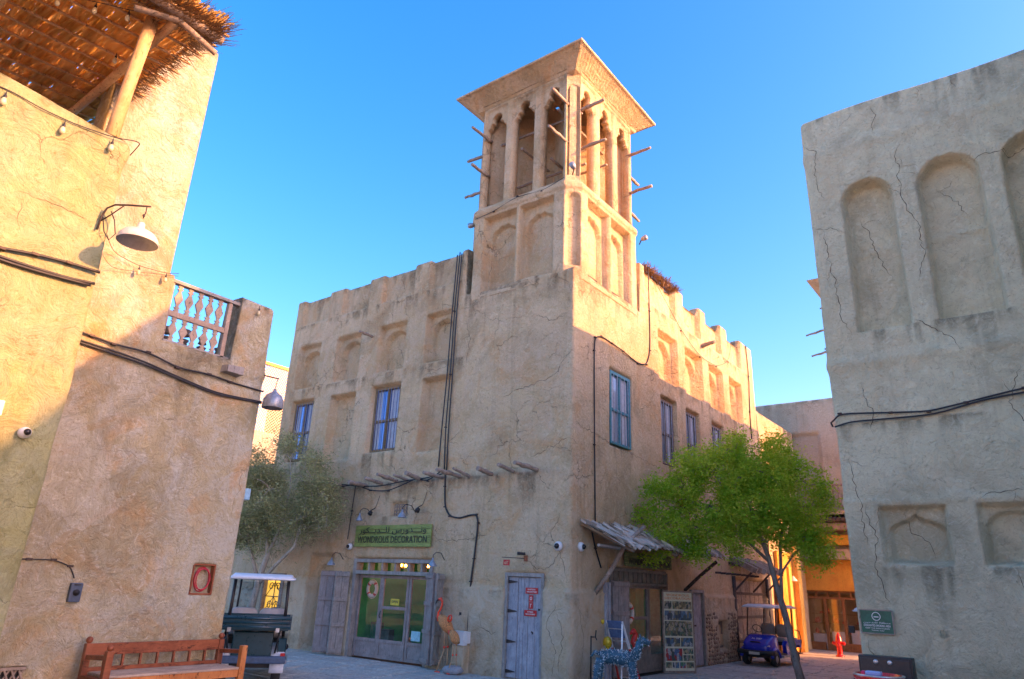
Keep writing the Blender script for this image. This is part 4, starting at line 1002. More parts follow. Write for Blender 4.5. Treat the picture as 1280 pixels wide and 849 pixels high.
cm = thing('bullet_camera', 'small black bullet camera above the grey door', 'camera', FL.P(-1.25, 0, 2.5)); MB().lathe(FL.P(-1.15, .06, 2.515), [(0, 0), (.028, .0), (.032, .12), (.036, .125), (.036, .17), (0, .172)], 10, (-1, -.4, .05)).build('body', MAT['black'], cm); MB().tube([FL.P(-1.18, 0, 2.50), FL.P(-1.20, .07, 2.51)], .012, 6).build('mount', MAT['black'], cm)
ic = thing('intercom', 'blue and grey intercom box on the wall left of the grey door', 'intercom', FL.P(-1.9, 0, 1.1)); MB().fb(FL, -2.04, -1.93, 0, .05, 1.10, 1.24).build('blue_box', plain('blue_plastic', (.03, .14, .40), .4), ic, bevel=.012); MB().fb(FL, -1.88, -1.78, 0, .03, 1.11, 1.28).build('grey_plate', MAT['lampgrey'], ic, bevel=.005)
for s_, z_, lb in ((-2.92, 1.20, 'small dark socket hole in the wall right of the shutter'), (-2.10, .83, 'small dark socket hole low in the wall left of the grey door')):
    t = thing('wall_socket', lb, 'socket', FL.P(s_, 0, z_)); MB().fb(FL, s_-.055, s_+.055, .0, .045, z_-.05, z_+.05).build('frame', MAT['pole'], t); MB().fb(FL, s_-.035, s_+.035, .045, .05, z_-.03, z_+.03).build('opening', MAT['black'], t)
ub = thing('utility_box', 'pale grey utility box on a stone pier right of the flamingos', 'box', FL.P(-2.75, 0, 0)); MB().fb(FL, -2.92, -2.60, .12, .26, .56, .85).fb(FL, -2.66, -2.58, .0, .2, .60, .84).build('cover', MAT['white'], ub, bevel=.008); MB().fb(FL, -2.95, -2.60, .0, .24, -.01, .555).build('pier', MAT['main'], ub, bevel=.02)
def rock(c, r, label, ct='rock'):
    me = bpy.data.meshes.new('rock'); import bmesh; bm = bmesh.new(); bmesh.ops.create_icosphere(bm, subdivisions=3, radius=1)
    for v in bm.verts:
        nn_ = float(fbm(v.co.x*1.5+c[0], v.co.y*1.5+v.co.z, 3, 3)); v.co = Vector((v.co.x*r[0], v.co.y*r[1], max(-.6, v.co.z)*r[2]))*(1+.25*nn_) + Vector(c)
    bm.to_mesh(me); bm.free(); me.polygons.foreach_set('use_smooth', [True]*len(me.polygons)); o = link('rock', me, plain('grey_stone', (.30, .30, .31), .85, bump=.4)); setp(o, label, ct)
rock((-2.72, -.42, .07), (.26, .16, .11), 'pale rounded grey stone lying at the foot of the smaller flamingo')
# flamingos
MAT['tan'] = plain('woven_tan_body', (.60, .26, .09), .8, var=.5, vs=40, bump=.8); MAT['coral'] = plain('coral_red_enamel', (.80, .06, .02), .35, var=.15); MAT['leg'] = plain('bamboo_leg', (.48, .30, .16), .7)
def flamingo(c, sc, rz, label, neck):
    t = thing('flamingo_figure', label, 'figure', c, rz)
    Rm_ = Matrix.Translation(c) @ Matrix.Rotation(rz, 4, 'Z') @ Matrix.Scale(sc, 4)
    T = lambda p: Rm_ @ Vector(p)
    o = MB()
    prof = [(0, -.21), (.05, -.20), (.11, -.14), (.145, -.03), (.14, .07), (.10, .16), (.045, .22), (.03, .26)]
    n_ = 16; V = [T((h*.80, r*math.cos(2*math.pi*k/n_)*.85, .88+h*-.45+r*math.sin(2*math.pi*k/n_))) for r, h in prof for k in range(n_)]
    o.add(V, [(i*n_+k, i*n_+(k+1) % n_, (i+1)*n_+(k+1) % n_, (i+1)*n_+k) for i in range(len(prof)-1) for k in range(n_)], True); o.build('body', MAT['tan'], t)
    P = [T(p) for p in neck]; MB().tube(P, [.045*sc, .032*sc]+[.022*sc]*(len(P)-4)+[.03*sc, .028*sc], 8).build('neck', MAT['coral'], t)
    a = Vector(neck[-1]); MB().tube([T(a), T(a+Vector((-.05, 0, -.03))), T(a+Vector((-.08, 0, -.09)))], [.02*sc, .016*sc, .005*sc], 8).build('beak', MAT['black'], t)
    for s_ in (-1, 1):
        q = MB().tube([T((.02, .05*s_, .78)), T((.05, .06*s_, .48))], .016*sc, 6).tube([T((.05, .06*s_, .44)), T((-.02+.06*s_, .09*s_, .02))], .012*sc, 6); lg = q.build('leg', MAT['leg'], t)
        MB().ell(T((.05, .06*s_, .46)), (.026*sc,)*3, 8, 6).build('knee', MAT['coral'], lg)
        MB().tube([T((-.06+.06*s_, .09*s_, .012)), T((.06+.06*s_, .09*s_, .012))], .014*sc, 6).build('foot', MAT['coral'], lg)
    return t
flamingo((-3.02, -.42, 0), 1.12, R(8), 'taller flamingo figure with a raised coral red neck beside the shutter', [(-.15, 0, .93), (-.19, 0, 1.0), (-.19, 0, 1.08), (-.14, 0, 1.15), (-.11, 0, 1.22), (-.11, 0, 1.29), (-.15, 0, 1.345), (-.19, 0, 1.33)])
flamingo((-2.66, -.50, 0), .84, R(-10), 'shorter flamingo figure with its neck curled back beside the taller one', [(-.16, 0, .93), (-.24, 0, .98), (-.30, 0, 1.12), (-.32, 0, 1.28), (-.28, 0, 1.38), (-.20, 0, 1.40), (-.16, 0, 1.34), (-.20, 0, 1.27), (-.26, 0, 1.24)])
# lower left arched niche step, gate with gold panels
gt = MB(); gt.fb(FL, -10.62, -10.54, -.1, .06, 0, 1.92).fb(FL, -9.74, -9.60, -.1, .08, 0, 1.92).fb(FL, -10.54, -9.74, -.1, .05, 1.84, 1.92)
gate = gt.build('gate', MAT['pole'], main, bevel=.01, label='golden glass gate with scrolled ironwork')
MB().fb(FL, -10.54, -9.74, -.09, -.07, .05, 1.84).build('gold_pane', glow('glowing_amber_glass', (1.0, .50, .05), .22), gate)  # pane emits its own glow, no lamp is set behind it
sc = MB()
for (cx_, cz_, r_, a0, a1) in ((-10.3, 1.55, .12, 0, 5), (-9.98, 1.55, .12, 3.1, -1.9), (-10.3, 1.05, .12, 0, 5), (-9.98, 1.05, .12, 3.1, -1.9), (-10.3, .55, .12, 0, 5), (-9.98, .55, .12, 3.1, -1.9)):
    P = [FL.P(cx_+r_*(1-k/26)*math.cos(a0+(a1-a0)*k/12), -.05, cz_+r_*(1-k/26)*math.sin(a0+(a1-a0)*k/12)) for k in range(20)]; sc.tube(P, .012, 5)
sc.tube([FL.P(-10.14, -.05, .05), FL.P(-10.14, -.05, 1.84)], .014, 6)
for z_ in (1.28, .80): sc.tube([FL.P(-10.54, -.05, z_), FL.P(-9.74, -.05, z_)], .014, 6)
for z_ in (.1, .9, 1.3): sc.tube([FL.P(-10.5, -.05, z_), FL.P(-10.14, -.05, z_+.38), FL.P(-9.78, -.05, z_)], .010, 5)
sc.build('scrollwork', MAT['iron'], gate)
for s_, z_ in ((-9.42, 1.26), (-9.38, 1.12)):
    t = thing('wall_switch', 'small dark %s switch box right of the golden gate' % ('upper' if z_ > 1.2 else 'lower'), 'switch', FL.P(s_, 0, z_)); MB().fb(FL, s_-.04, s_+.04, .02, .05, z_-.05, z_+.05).build('plate', MAT['black'], t, bevel=.005); MB().fb(FL, s_-.015, s_+.015, .05, .058, z_-.02, z_+.02).build('button', MAT['lampgrey'], t)
# carved relief panel of the wall behind the cart
cp = thing('carved_panel', 'pale carved relief panel on the wall seen through the utility cart', 'panel', FL.P(-11.6, 0, .9))
lwall = MB().box(-19, -11.1, .1, .5, -.1, 5.2).build('side_wall', MAT['main'], main)
MB().fb(FL, -12.3, -11.2, -.095, -.03, .5, 1.85).build('panel', MAT['far'], cp, bevel=.01)
q = MB(); r_ = random.Random(8)
for i in range(60):
    a_ = r_.uniform(-12.2, -11.3); z_ = r_.choice([.6+.17*k for k in range(8)]); L_ = r_.uniform(.05, .14)
    q.tube([FL.P(a_, -.025, z_), FL.P(a_+L_*.5, -.02, z_+r_.uniform(-.06, .06)), FL.P(a_+L_, -.025, z_+r_.uniform(-.02, .05))], .014, 5)
q.build('relief', MAT['far'], cp, kind='stuff')
# ------------------------------------------------------------------ right hand shop (street face)
RM = plain('teal_shop_wall', (.16, .42, .34), .9)
q = MB(); q.box(-3.0, -2.9, 1.3, 5.2, 0, 2.6).box(-2.9, -.36, 1.3, 1.4, 0, 2.6).box(-2.9, -.36, 5.1, 5.2, 0, 2.6).box(-2.9, -.36, 1.4, 5.1, 2.5, 2.6); q.build('side_shop_room', RM, main)
MB().box(-2.9, -.36, 1.4, 5.1, -.015, .003).build('shop_floor', MAT['ceiling'], main)
MB().box(-.9, -.45, 3.75, 4.5, 0.0, 2.1).build('green_curtain', plain('green_curtain', (.03, .30, .13), .8, vs=6), main)
dk = MAT['darkwood'] = wood('dark_grey_shop_wood', (.13, .12, .10), (.24, .22, .19))
fr = MB(); fr.fb(FR, 1.64, 1.72, -.13, .02, 0, 2.3).fb(FR, 4.55, 4.64, -.13, .02, 0, 2.3).fb(FR, 1.72, 4.55, -.12, .05, 1.97, 2.03).fb(FR, 1.72, 4.55, -.12, .02, 2.26, 2.34)
sh2 = fr.build('side_shop_frame', dk, main, bevel=.006)
for k_ in range(12):
    MB().fb(FR, 1.74+k_*.235, 1.93+k_*.235, -.09, -.06, 2.04, 2.26).build('transom_board', dk, sh2)
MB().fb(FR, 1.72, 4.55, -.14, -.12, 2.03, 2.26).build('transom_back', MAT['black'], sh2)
glazed(FR, 2.24, 2.56, .04, 1.97, .66, main, dk, -.10, name='shop_window', st=.05)
glazed(FR, 2.58, 3.62, .04, 1.97, .60, main, dk, -.09, mid=1.24, name='door', st=.07)
glazed(FR, 3.65, 4.52, .04, 1.97, .42, main, dk, -.10, name='shop_window', st=.06)
for k_, (a, c) in enumerate(((1.30, 1.40), (1.44, 1.52))):
    q = MB().fb(FR, a, c, .02, .10, .03, 2.0).build('blue_door_edge', MAT['bluewood'], main, bevel=.008)
shutter(FR, 1.66, 2.22, .04, .16, .06, 2.05, main, MAT['purplewood'], 3)
# shelves of goods inside
r_ = random.Random(11)
q = MB()
for z_ in (.75, 1.05, 1.35, 1.65): q.box(-1.6, -1.3, 2.3, 3.9, z_-.02, z_)
q.build('shelf', MAT['pole'], main)
for k_ in range(34):
    z_ = r_.choice((.75, 1.05, 1.35, 1.65)); y_ = r_.uniform(2.35, 3.85); h_ = r_.uniform(.08, .22); w_ = r_.uniform(.03, .07)
    MB().lathe((-1.42, y_, z_), [(w_*.6, 0), (w_, h_*.3), (w_*.9, h_*.7), (w_*.4, h_)], 10).build('shelf_ware', MAT['ware%d' % (k_ % 5)], main)
lifering((.12, 2.32, 1.36), FR, 'red and white life ring on the shutter of the street side shop')
# thatched awning
aw = thing('thatch_awning', 'bleached thatch awning on slanting poles over the street side shop', 'awning', (0, 3, 2.6))
AWY0, AWY1 = .3, 6.2
def aw_pt(y, t): # t 0 at wall, 1 at outer edge
    return Vector((.03+.92*t, y+.30*t*(1-(y-AWY0)/6), 3.22-.44*t-.03*math.sin(y*2)))
V = []; F = []; r_ = random.Random(3)
for i in range(1500):
    y = r_.uniform(AWY0, AWY1); t0 = r_.uniform(-.02, .85); L_ = r_.uniform(.15, .5); t1 = min(1.06+.05*r_.random(), t0+L_); dy = r_.uniform(-.12, .12); w_ = r_.uniform(.015, .05); zz = r_.uniform(0, .10); tl = r_.uniform(-.035, .035)
    a = aw_pt(y, t0)+Vector((0, 0, zz)); c = aw_pt(y+dy, t1)+Vector((0, 0, zz-r_.uniform(.0, .04)))
    k_ = len(V); V += [a+Vector((0, -w_, -tl)), a+Vector((0, w_, tl)), c+Vector((0, w_, tl)), c+Vector((0, -w_*.8, -tl))]; F.append((k_, k_+1, k_+2, k_+3))
for i in range(700):   # long strips along the awning
    y = r_.uniform(AWY0, AWY1-.6); t = r_.uniform(0.0, 1.03); L_ = r_.uniform(.3, .8); w_ = r_.uniform(.008, .02)
    a = aw_pt(y, t)+Vector((0, 0, .05)); c = aw_pt(y+L_, t+r_.uniform(-.05, .05))+Vector((0, 0, .05)); k_ = len(V)
    V += [a, a+Vector((w_, 0, -w_*.6)), c+Vector((w_, 0, -w_*.6)), c]; F.append((k_, k_+1, k_+2, k_+3))
link('thatch', mesh_np('thatch', np.array([tuple(v) for v in V]), np.array(F), False), MAT['thatch'], aw)['kind'] = 'stuff'
q = MB(); n_ = 14
Vb = [aw_pt(AWY0+(AWY1-AWY0)*i/n_, t)+Vector((0, 0, dz)) for i in range(n_+1) for t, dz in ((0, 0), (1, 0), (1, -.05), (0, -.05))]
q.add(Vb, [(i*4+a, i*4+(a+1) % 4, i*4+4+(a+1) % 4, i*4+4+a) for i in range(n_) for a in range(4)]+[(0, 1, 2, 3)]); q.build('mat', MAT['reeddark'], aw)
for yy_ in (.7, 3.0, 5.2): MB().tube([aw_pt(yy_, 0)+Vector((0, 0, -.1)), aw_pt(yy_, 1.02)+Vector((0, 0, -.1))], .035, 8).build('rafter', MAT['pole'], aw)
MB().tube([(0, .94, 1.73), (.33, 1.12, 2.25), (.62, 1.25, 2.80), (.78, 1.85, 3.22)], [.055, .052, .05, .045], 10).build('strut', MAT['pole'], aw)
MB().tube([(0, 5.7, 1.9), (.45, 5.75, 2.3), (.9, 5.8, 2.66)], .045, 8).build('strut', MAT['darkpole'], aw)
fl = thing('tube_lamp', 'white tube lamp fixed under the near end of the thatch awning', 'lamp', (.2, .8, 2.8)); MB().bar((.22, .75, 2.76), (.30, 1.75, 2.74), .07, .05).build('body', MAT['white'], fl, bevel=.015); MB().bar((.22, .76, 2.725), (.30, 1.74, 2.705), .04, .02).build('tube', MAT['silver'], fl)
sg2 = plank_board(Face((0, 0, 0), (0, 1, 0), (1, 0, 0)), 2.15, 4.65, 2.38, 2.70, .10, 4, 'green plank signboard half hidden under the thatch awning on the street face', mat=wood('shaded_green_board', (.10, .13, .05), (.20, .24, .10), (1.2, 1.2, 16)))  # darker copy of the sign green, awning shade put into the colour
text_mesh('lettering', 'WONDROUS DECORATION', FR, 3.4, 2.50, .15, MAT['ink'], sg2, d=.141, width=2.2, font_off=.01)
# picture board beside the door
pb = thing('picture_board', 'tall freestanding poster board covered with shop photographs', 'board', (.35, 4.4, 0))
PB0 = Vector((.13, 4.07, 0)); PBu = Vector((.47, .72, 0)).normalized(); PG = Face(PB0, PBu, Vector((PBu.y, -PBu.x, 0)))
MB().fb(PG, 0, .86, -.03, 0, .03, 1.86).build('panel', plain('cream_board', (.68, .68, .50), .6, var=.1), pb, bevel=.006)
q = MB(); q.fb(PG, -.02, .02, -.04, .012, 0, 1.88).fb(PG, .84, .88, -.04, .012, 0, 1.88).fb(PG, .02, .84, -.04, .012, 1.85, 1.89).fb(PG, .02, .84, -.04, .012, 0.02, .06); q.build('frame', MAT['pole'], pb)
def photo_mat(name, seed, cols, sc_=9):
    m, n, l, b = _m(name); p = _pos(n, l)
    v = n.new('ShaderNodeTexVoronoi'); v.inputs['Scale'].default_value = sc_; v.distance = 'CHEBYCHEV'; mp_ = n.new('ShaderNodeMapping'); mp_.inputs['Location'].default_value = (seed, seed*2, seed); mp_.inputs['Scale'].default_value = (1.6, 1.6, 1); l.new(p, mp_.inputs[0]); l.new(mp_.outputs[0], v.inputs['Vector'])
    sep = n.new('ShaderNodeSeparateColor'); l.new(v.outputs['Color'], sep.inputs[0])
    r = n.new('ShaderNodeValToRGB'); r.color_ramp.interpolation = 'CONSTANT'
    r.color_ramp.elements[0].color = (*cols[0], 1); r.color_ramp.elements[1].position = .25; r.color_ramp.elements[1].color = (*cols[1], 1)
    for k, c in enumerate(cols[2:]): e = r.color_ramp.elements.new(.25+.75*(k+1)/(len(cols)-1)); e.color = (*c, 1)
    l.new(sep.outputs[0], r.inputs[0])
    x = _mix(n, l, _ramp(n, l, _noise(n, l, p, 60, 4, .7), .3, .7), r.outputs[0], (.08, .08, .07)); l.new(x, b.inputs['Base Color']); b.inputs['Roughness'].default_value = .4
    return m
PA = photo_mat('photo_print_a', 1.1, [(.08, .10, .08), (.35, .30, .14), (.60, .56, .48), (.16, .28, .16), (.75, .62, .35)], 13)
PBm = photo_mat('photo_print_b', 2.3, [(.05, .09, .16), (.14, .30, .50), (.65, .70, .72), (.10, .16, .16), (.40, .35, .18)], 9)
PC = photo_mat('photo_print_c', 3.7, [(.70, .03, .02), (.08, .12, .10), (.70, .70, .70), (.10, .35, .16), (.16, .26, .50)], 8)
for (a, c, z0, z1, m_) in ((.06, .38, 1.46, 1.64, PA), (.42, 1.26, 1.46, 1.64, PA), (.06, 1.26, 1.20, 1.42, PBm), (.06, 1.26, .84, 1.18, PA), (.06, .70, .60, .80, PBm), (.74, 1.26, .60, .80, PBm), (.06, .78, .28, .56, PC), (.82, 1.26, .43, .56, PA), (.82, 1.26, .28, .41, PA), (.06, .30, .12, .25, PA), (.34, .62, .12, .25, PBm), (.66, .90, .12, .25, PC), (.94, 1.26, .12, .25, PA)):
    MB().fb(PG, a*.652, c*.652, .001, .006, z0, z1).build('photograph', m_, pb)
orr = plain('orange_print', (.65, .22, .03), .5)
text_mesh('lettering', 'WONDROUS', PG, .43, 1.785, .055, orr, pb, d=.002, width=.66); text_mesh('lettering', 'DECORATION', PG, .43, 1.71, .055, orr, pb, d=.002, width=.74)
# plank door leaf behind the board
MB().fb(FR, 6.08, 6.16, -.1, .04, 0, 1.94).fb(FR, 6.88, 6.96, -.1, .04, 0, 1.94).fb(FR, 6.16, 6.88, -.1, .04, 1.86, 1.94).build('door_frame', MAT['greywood'], main, bevel=.006)
d2 = MB().fb(FR, 6.16, 6.88, -.09, -.06, .02, 1.86).build('door', MAT['bluewood'], main)
for k_ in range(4): MB().fb(FR, 6.165+k_*.18, 6.335+k_*.18, -.06, -.035, .03, 1.85).build('plank', MAT['bluewood'], d2, bevel=.004, seg=1)
MB().fb(FR, 6.25, 6.40, -.03, .0, 1.0, 1.04).build('bolt', MAT['iron'], d2)
MB().fb(FR, 7.92, 8.53, -.14, -.10, .38, 1.10).build('small_shutter', MAT['darkwood'], main)
for z_ in (1.45,): 
    t = thing('number_plate', 'small red number plate on the rough wall right of the plank door', 'sign', (0, 7.3, z_)); MB().fb(FR, 7.22, 7.50, .02, .035, z_-.04, z_+.04).build('plate', MAT['signred'], t); text_mesh('lettering', '\u0665\u0662', FR, 7.36, z_, .05, MAT['signwhite'], t, d=.0355)
# rough coral rubble at the base: individual stones
r_ = random.Random(21); st = []
for k_ in range(5):
    o = MB(); o.ell((0, 0, 0), (.03, .075, .055), 8, 5); o.v = [(x*(1+r_.uniform(-.2, .2)), y*(1+r_.uniform(-.25, .25)), z*(1+r_.uniform(-.25, .25))) for x, y, z in o.v]
    me = bpy.data.meshes.new('stone'); me.from_pydata(o.v, [], o.f); me.polygons.foreach_set('use_smooth', o.sm); me.materials.append(MAT['rubble']); st.append(me)
cnt = 0
for row in range(13):
    y = 7.02+r_.uniform(0, .1)
    while y < 9.3 and cnt < 285:
        z = .05+row*.105+r_.uniform(-.02, .02)
        if not (7.80 < y < 8.64 and z > .30) and (z < .5 or y > 8.2 or r_.random() < .8):
            o = link('stone', st[cnt % 5], None, main, world=False); o.location = (.055, y, z); o.rotation_euler = (r_.uniform(-.5, .5), 0, 0); s_ = r_.uniform(.7, 1.15); o.scale = (1, s_, s_*.9); cnt += 1
        y += r_.uniform(.11, .19)
# second awning with dark brackets
aw2 = thing('plank_awning', 'ragged plank awning with dark brackets over the recessed door behind the blue cart', 'awning', (0, 10.5, 2.4))
r_ = random.Random(6)
for k_ in range(19):
    y = 9.2+k_*.17; L_ = r_.uniform(.65, .85); MB().bar((0, y, 2.92+r_.uniform(-.02, .02)), (L_, y+r_.uniform(-.03, .05), 2.56+r_.uniform(-.03, .03)), .15, .035, (0, 1, 0)).build('plank', MAT['thatch'] if k_ % 3 else MAT['pole'], aw2)
for y in (9.4, 11.1, 12.4): MB().bar((.02, y, 1.95), (.60, y+.1, 2.56), .07, .05).build('bracket', MAT['darkpole'], aw2)
MB().bar((.02, 9.1, 2.76), (.02, 12.5, 2.76), .08, .1).build('wall_plate', MAT['darkpole'], aw2); MB().bar((.62, 9.2, 2.60), (.62, 12.4, 2.60), .06, .06).build('edge_beam', MAT['darkpole'], aw2)
for k_ in range(7):
    MB().fb(FR, 9.45+k_*.41, 9.83+k_*.41, -.12, -.09, 0, 2.3).build('wall_plank', MAT['pole'], main, bevel=.01, seg=1)
for z_ in (.5, 1.2, 1.9): MB().fb(FR, 9.42, 12.35, -.088, -.06, z_-.04, z_+.04).build('cross_rail', MAT['darkpole'], main)
for y in (9.35, 12.5): MB().tube([(.03, y, 0), (.02, y+.02, 1.2), (.03, y, 2.4)], [.07, .06, .065], 10).build('side_post', MAT['darkpole'], main)
for k_ in range(9): MB().tube([(-.08, 8.0+k_*.42-1.0*(k_ > 50), 2.45), (.16, 8.0+k_*.42, 2.45)], .03, 8).build('beam_end', MAT['darkpole'], main)

# standpipe by the corner
sp = thing('standpipe', 'thin dark standpipe with a tap against the street face near the corner', 'pipe', (.05, .72, 0)); MB().tube([(.06, .72, 0), (.06, .72, .92)], .016, 8).build('pipe', MAT['black'], sp)
MB().tube([(.06, .72, .90), (.12, .80, .90), (.12, .83, 1.03)], .014, 6).tube([(.12, .80, .90), (.12, .86, .84)], .012, 6).build('tap', MAT['black'], sp)
# tinsel animal
an = thing('tinsel_animal', 'blue and silver tinsel covered standing animal figure beside the street shop', 'figure', (.9, .3, 0))
tm, n, l, b = _m('blue_tinsel'); g = n.new('ShaderNodeNewGeometry'); x = _mix(n, l, _ramp(n, l, g.outputs['Random Per Island'], .45, .55), (.04, .12, .16), (.70, .78, .80)); l.new(x, b.inputs['Base Color']); b.inputs['Metallic'].default_value = .3; b.inputs['Roughness'].default_value = .3
limbs = [([( .9, -.02, .70), (.9, .25, .72), (.9, .52, .68), (.9, .66, .70)], [.10, .13, .13, .11]), ([(.9, .62, .72), (.9, .72, .88), (.9, .74, 1.04)], [.10, .07, .055]), ([(.9, .72, 1.04), (.9, .84, 1.05), (.9, .94, 1.0)], [.06, .055, .035]),
         ([(.82, .0, .66), (.80, -.08, .38), (.82, -.12, .02)], [.085, .055, .045]), ([(.98, .0, .66), (1.0, -.02, .36), (.98, -.06, .02)], [.085, .055, .045]), ([(.82, .58, .64), (.82, .60, .36), (.82, .58, .02)], [.08, .055, .045]), ([(.98, .58, .64), (.98, .64, .36), (.98, .62, .02)], [.08, .055, .045]), ([(.9, -.02, .74), (.9, -.12, .80), (.9, -.17, .70)], [.03, .025, .02])]
def anim(p):
    u = (p[1]+.12)*1.25; v = p[0]-.9; u *= .80; return (.72+u*.86-v*.45, -.26+u*.5+v*.8, p[2]*.90)
limbs = [([anim(p) for p in P], rs) for P, rs in limbs]
q = MB()
for P, rs in limbs: q.tube(P, rs, 10)
q.ell(anim((.86, .76, 1.12)), (.02, .025, .06), 6, 5); q.ell(anim((.95, .76, 1.12)), (.02, .025, .06), 6, 5)
q.build('body', plain('blue_core', (.05, .13, .18), .6), an)
V = []; F = []; r_ = random.Random(9)
for P, rs in limbs:
    P = [Vector(p) for p in P]
    for i in range(len(P)-1):
        L_ = (P[i+1]-P[i]).length; t_ = (P[i+1]-P[i]).normalized(); x_ = t_.cross(Vector((.3, .5, .8))).normalized(); y_ = t_.cross(x_)
        for _ in range(int(900*L_*(rs[i]+rs[i+1])/ .2)):
            u = r_.random(); a_ = r_.uniform(0, 6.283); rr_ = rs[i]*(1-u)+rs[i+1]*u
            nrm = x_*math.cos(a_)+y_*math.sin(a_); c_ = P[i].lerp(P[i+1], u)+nrm*rr_; d_ = (nrm+Vector((r_.gauss(0, .8), r_.gauss(0, .8), r_.gauss(0, .8)))).normalized()*.035; w_ = d_.cross(Vector((r_.gauss(0, 1), r_.gauss(0, 1), r_.gauss(0, 1)))).normalized()*.005
            k_ = len(V); V += [c_-w_, c_+w_, c_+w_+d_, c_-w_+d_]; F.append((k_, k_+1, k_+2, k_+3))
link('tinsel', mesh_np('tinsel', np.array([tuple(v) for v in V]), np.array(F), False), tm, an)['kind'] = 'stuff'
# step ladder
sl = thing('step_ladder', 'red and white step ladder standing open behind the tinsel animal', 'ladder', (.7, 1.2, 0))
for s_ in (-.17, .17):
    MB().bar((.62+s_, .72, 1.24), (.62+s_*1.2, .98, .72), .05, .03).build('white_rail', MAT['white'], sl); MB().bar((.62+s_*1.2, .98, .72), (.62+s_*1.5, 1.38, .02), .035, .03).build('red_rail', MAT['redpaint'], sl)
    MB().bar((.62+s_, .74, 1.22), (.62+s_*1.4, .55, .02), .03, .025).build('rear_rail', MAT['silver'], sl)
for k_ in range(5): t = .12+.2*k_; MB().box(.62-.2, .62+.2, .72+.66*t-.03, .72+.66*t+.04, 1.24-1.2*t-.012, 1.24-1.2*t+.012).build('tread', MAT['silver'], sl)
MB().hexa([(.45, .70, 1.24), (.79, .70, 1.24), (.79, .86, .92), (.45, .86, .92), (.45, .73, 1.25), (.79, .73, 1.25), (.79, .89, .93), (.45, .89, .93)]).build('blue_label_panel', plain('blue_panel', (.10, .16, .30), .4), sl)
yb = MAT['yellowfoil'] = plain('yellow_foil', (.55, .38, .02), .3, .3)
for k_, (c_, r1, lb) in enumerate((((.45, .72, .82), .10, 'larger yellow balloon shape low behind the ladder'), ((.48, .66, .62), .09, 'lowest yellow balloon shape behind the ladder'), ((.40, .62, 1.22), .04, 'small yellow ball on top of the ladder'))):
    t = thing('balloon', lb, 'balloon', c_); MB().ell(c_, (r1, r1*.8, r1*1.25), 14, 10).build('body', yb, t); MB().lathe(Vector(c_)-Vector((0, 0, r1*1.35)), [(.015, 0), (.004, .02)], 8).build('knot', yb, t)
t = thing('red_balloon', 'curled red balloon shape to the right of the ladder', 'balloon', (.9, 1.1, .7)); MB().tube([(.85, 1.00, 1.02), (.85, 1.12, 1.06), (.85, 1.20, 1.0), (.85, 1.14, .92), (.85, 1.08, .85), (.85, 1.16, .77), (.85, 1.12, .67), (.85, 1.02, .66)], [.03, .05, .055, .055, .055, .055, .05, .03], 12).build('body', MAT['redpaint'], t); MB().ell((.85, .98, 1.01), (.02, .02, .02), 8, 6).build('tip', MAT['redpaint'], t)

# ------------------------------------------------------------------ cables
def cable(label, F_, lines, r=.016, name='cable', m=None, wall=None, d=.03):
    t = thing(name, label, 'cable', tuple(F_.P(lines[0][0][0], 0, lines[0][0][1])))
    for L in lines:
        P = []
        for (a, z), (a2, z2) in zip(L[:-1], L[1:]):
            for k_ in range(5): u = k_/5; P.append((a+(a2-a)*u, z+(z2-z)*u))
        P.append(L[-1]); P = np.array(P)
        # smooth
        for _ in range(3): P[1:-1] = (P[:-2]+2*P[1:-1]+P[2:])/4
        MB().tube([F_.P(a, d, z) for a, z in P], r, 6).build('strand', m or MAT['cable'], t)
    for L in lines[:1]:
        for a, z in L[1:-1]: MB().fb(F_, a-.03, a+.03, d-.03, d+r+.006, z-.012, z+.012).build('clip', MAT['iron'], t)
    return t
cable('bundle of thick black cables running down the shaded face from the roof to the poles', FL, [[(-3.73, 10.56), (-3.79, 8.8), (-3.77, 7.0), (-3.80, 5.6), (-3.74, 4.46)], [(-3.66, 10.5), (-3.70, 8.8), (-3.69, 7.0), (-3.70, 5.6), (-3.66, 4.5)], [(-3.82, 10.5), (-3.87, 8.8), (-3.88, 7.0), (-3.93, 5.6), (-3.95, 4.6)]], .017, d=.04)
cable('black cable looping right then down to the utility box', FL, [[(-3.70, 4.5), (-3.69, 4.1), (-3.64, 3.6), (-3.46, 3.37), (-3.14, 3.32), (-2.85, 3.38), (-2.62, 3.40), (-2.55, 3.2), (-2.62, 2.4), (-2.68, 1.9), (-2.69, .85)]], .022, d=.03)
cable('black cable sagging beneath the row of wooden poles', FL, [[(-3.72, 4.5), (-4.2, 4.24), (-4.6, 4.34), (-5.0, 4.22), (-5.6, 4.06), (-6.3, 4.10), (-6.9, 4.3), (-7.6, 4.26), (-8.2, 4.35)], [(-3.72, 4.4), (-4.3, 4.32), (-5.0, 4.30), (-5.9, 4.20), (-6.8, 4.24), (-7.5, 4.33)]], .016, d=.12)
cable('thin straight black cable hanging down left of the green signboard', FL, [[(-7.02, 4.3), (-7.06, 3.6), (-7.10, 2.85)]], .012)
cable('black cable dropping down the street face left of the teal window', FR, [[(3.98, 10.75), (4.0, 9.4), (3.98, 8.2), (3.75, 7.72), (3.2, 7.60), (2.4, 7.72), (1.8, 7.76), (1.25, 7.78), (.95, 7.66), (.90, 7.3), (.92, 5.0), (.95, 3.25)]], .016)
cable('short black cable under the near end of the thatch awning', FR, [[(.78, 3.1), (.95, 2.7), (1.2, 2.3)]], .02)
cable('thin black cable down the far end of the street face', FR, [[(12.2, 10.8), (12.3, 9.6), (12.1, 8.2), (12.1, 7.2)]], .02)
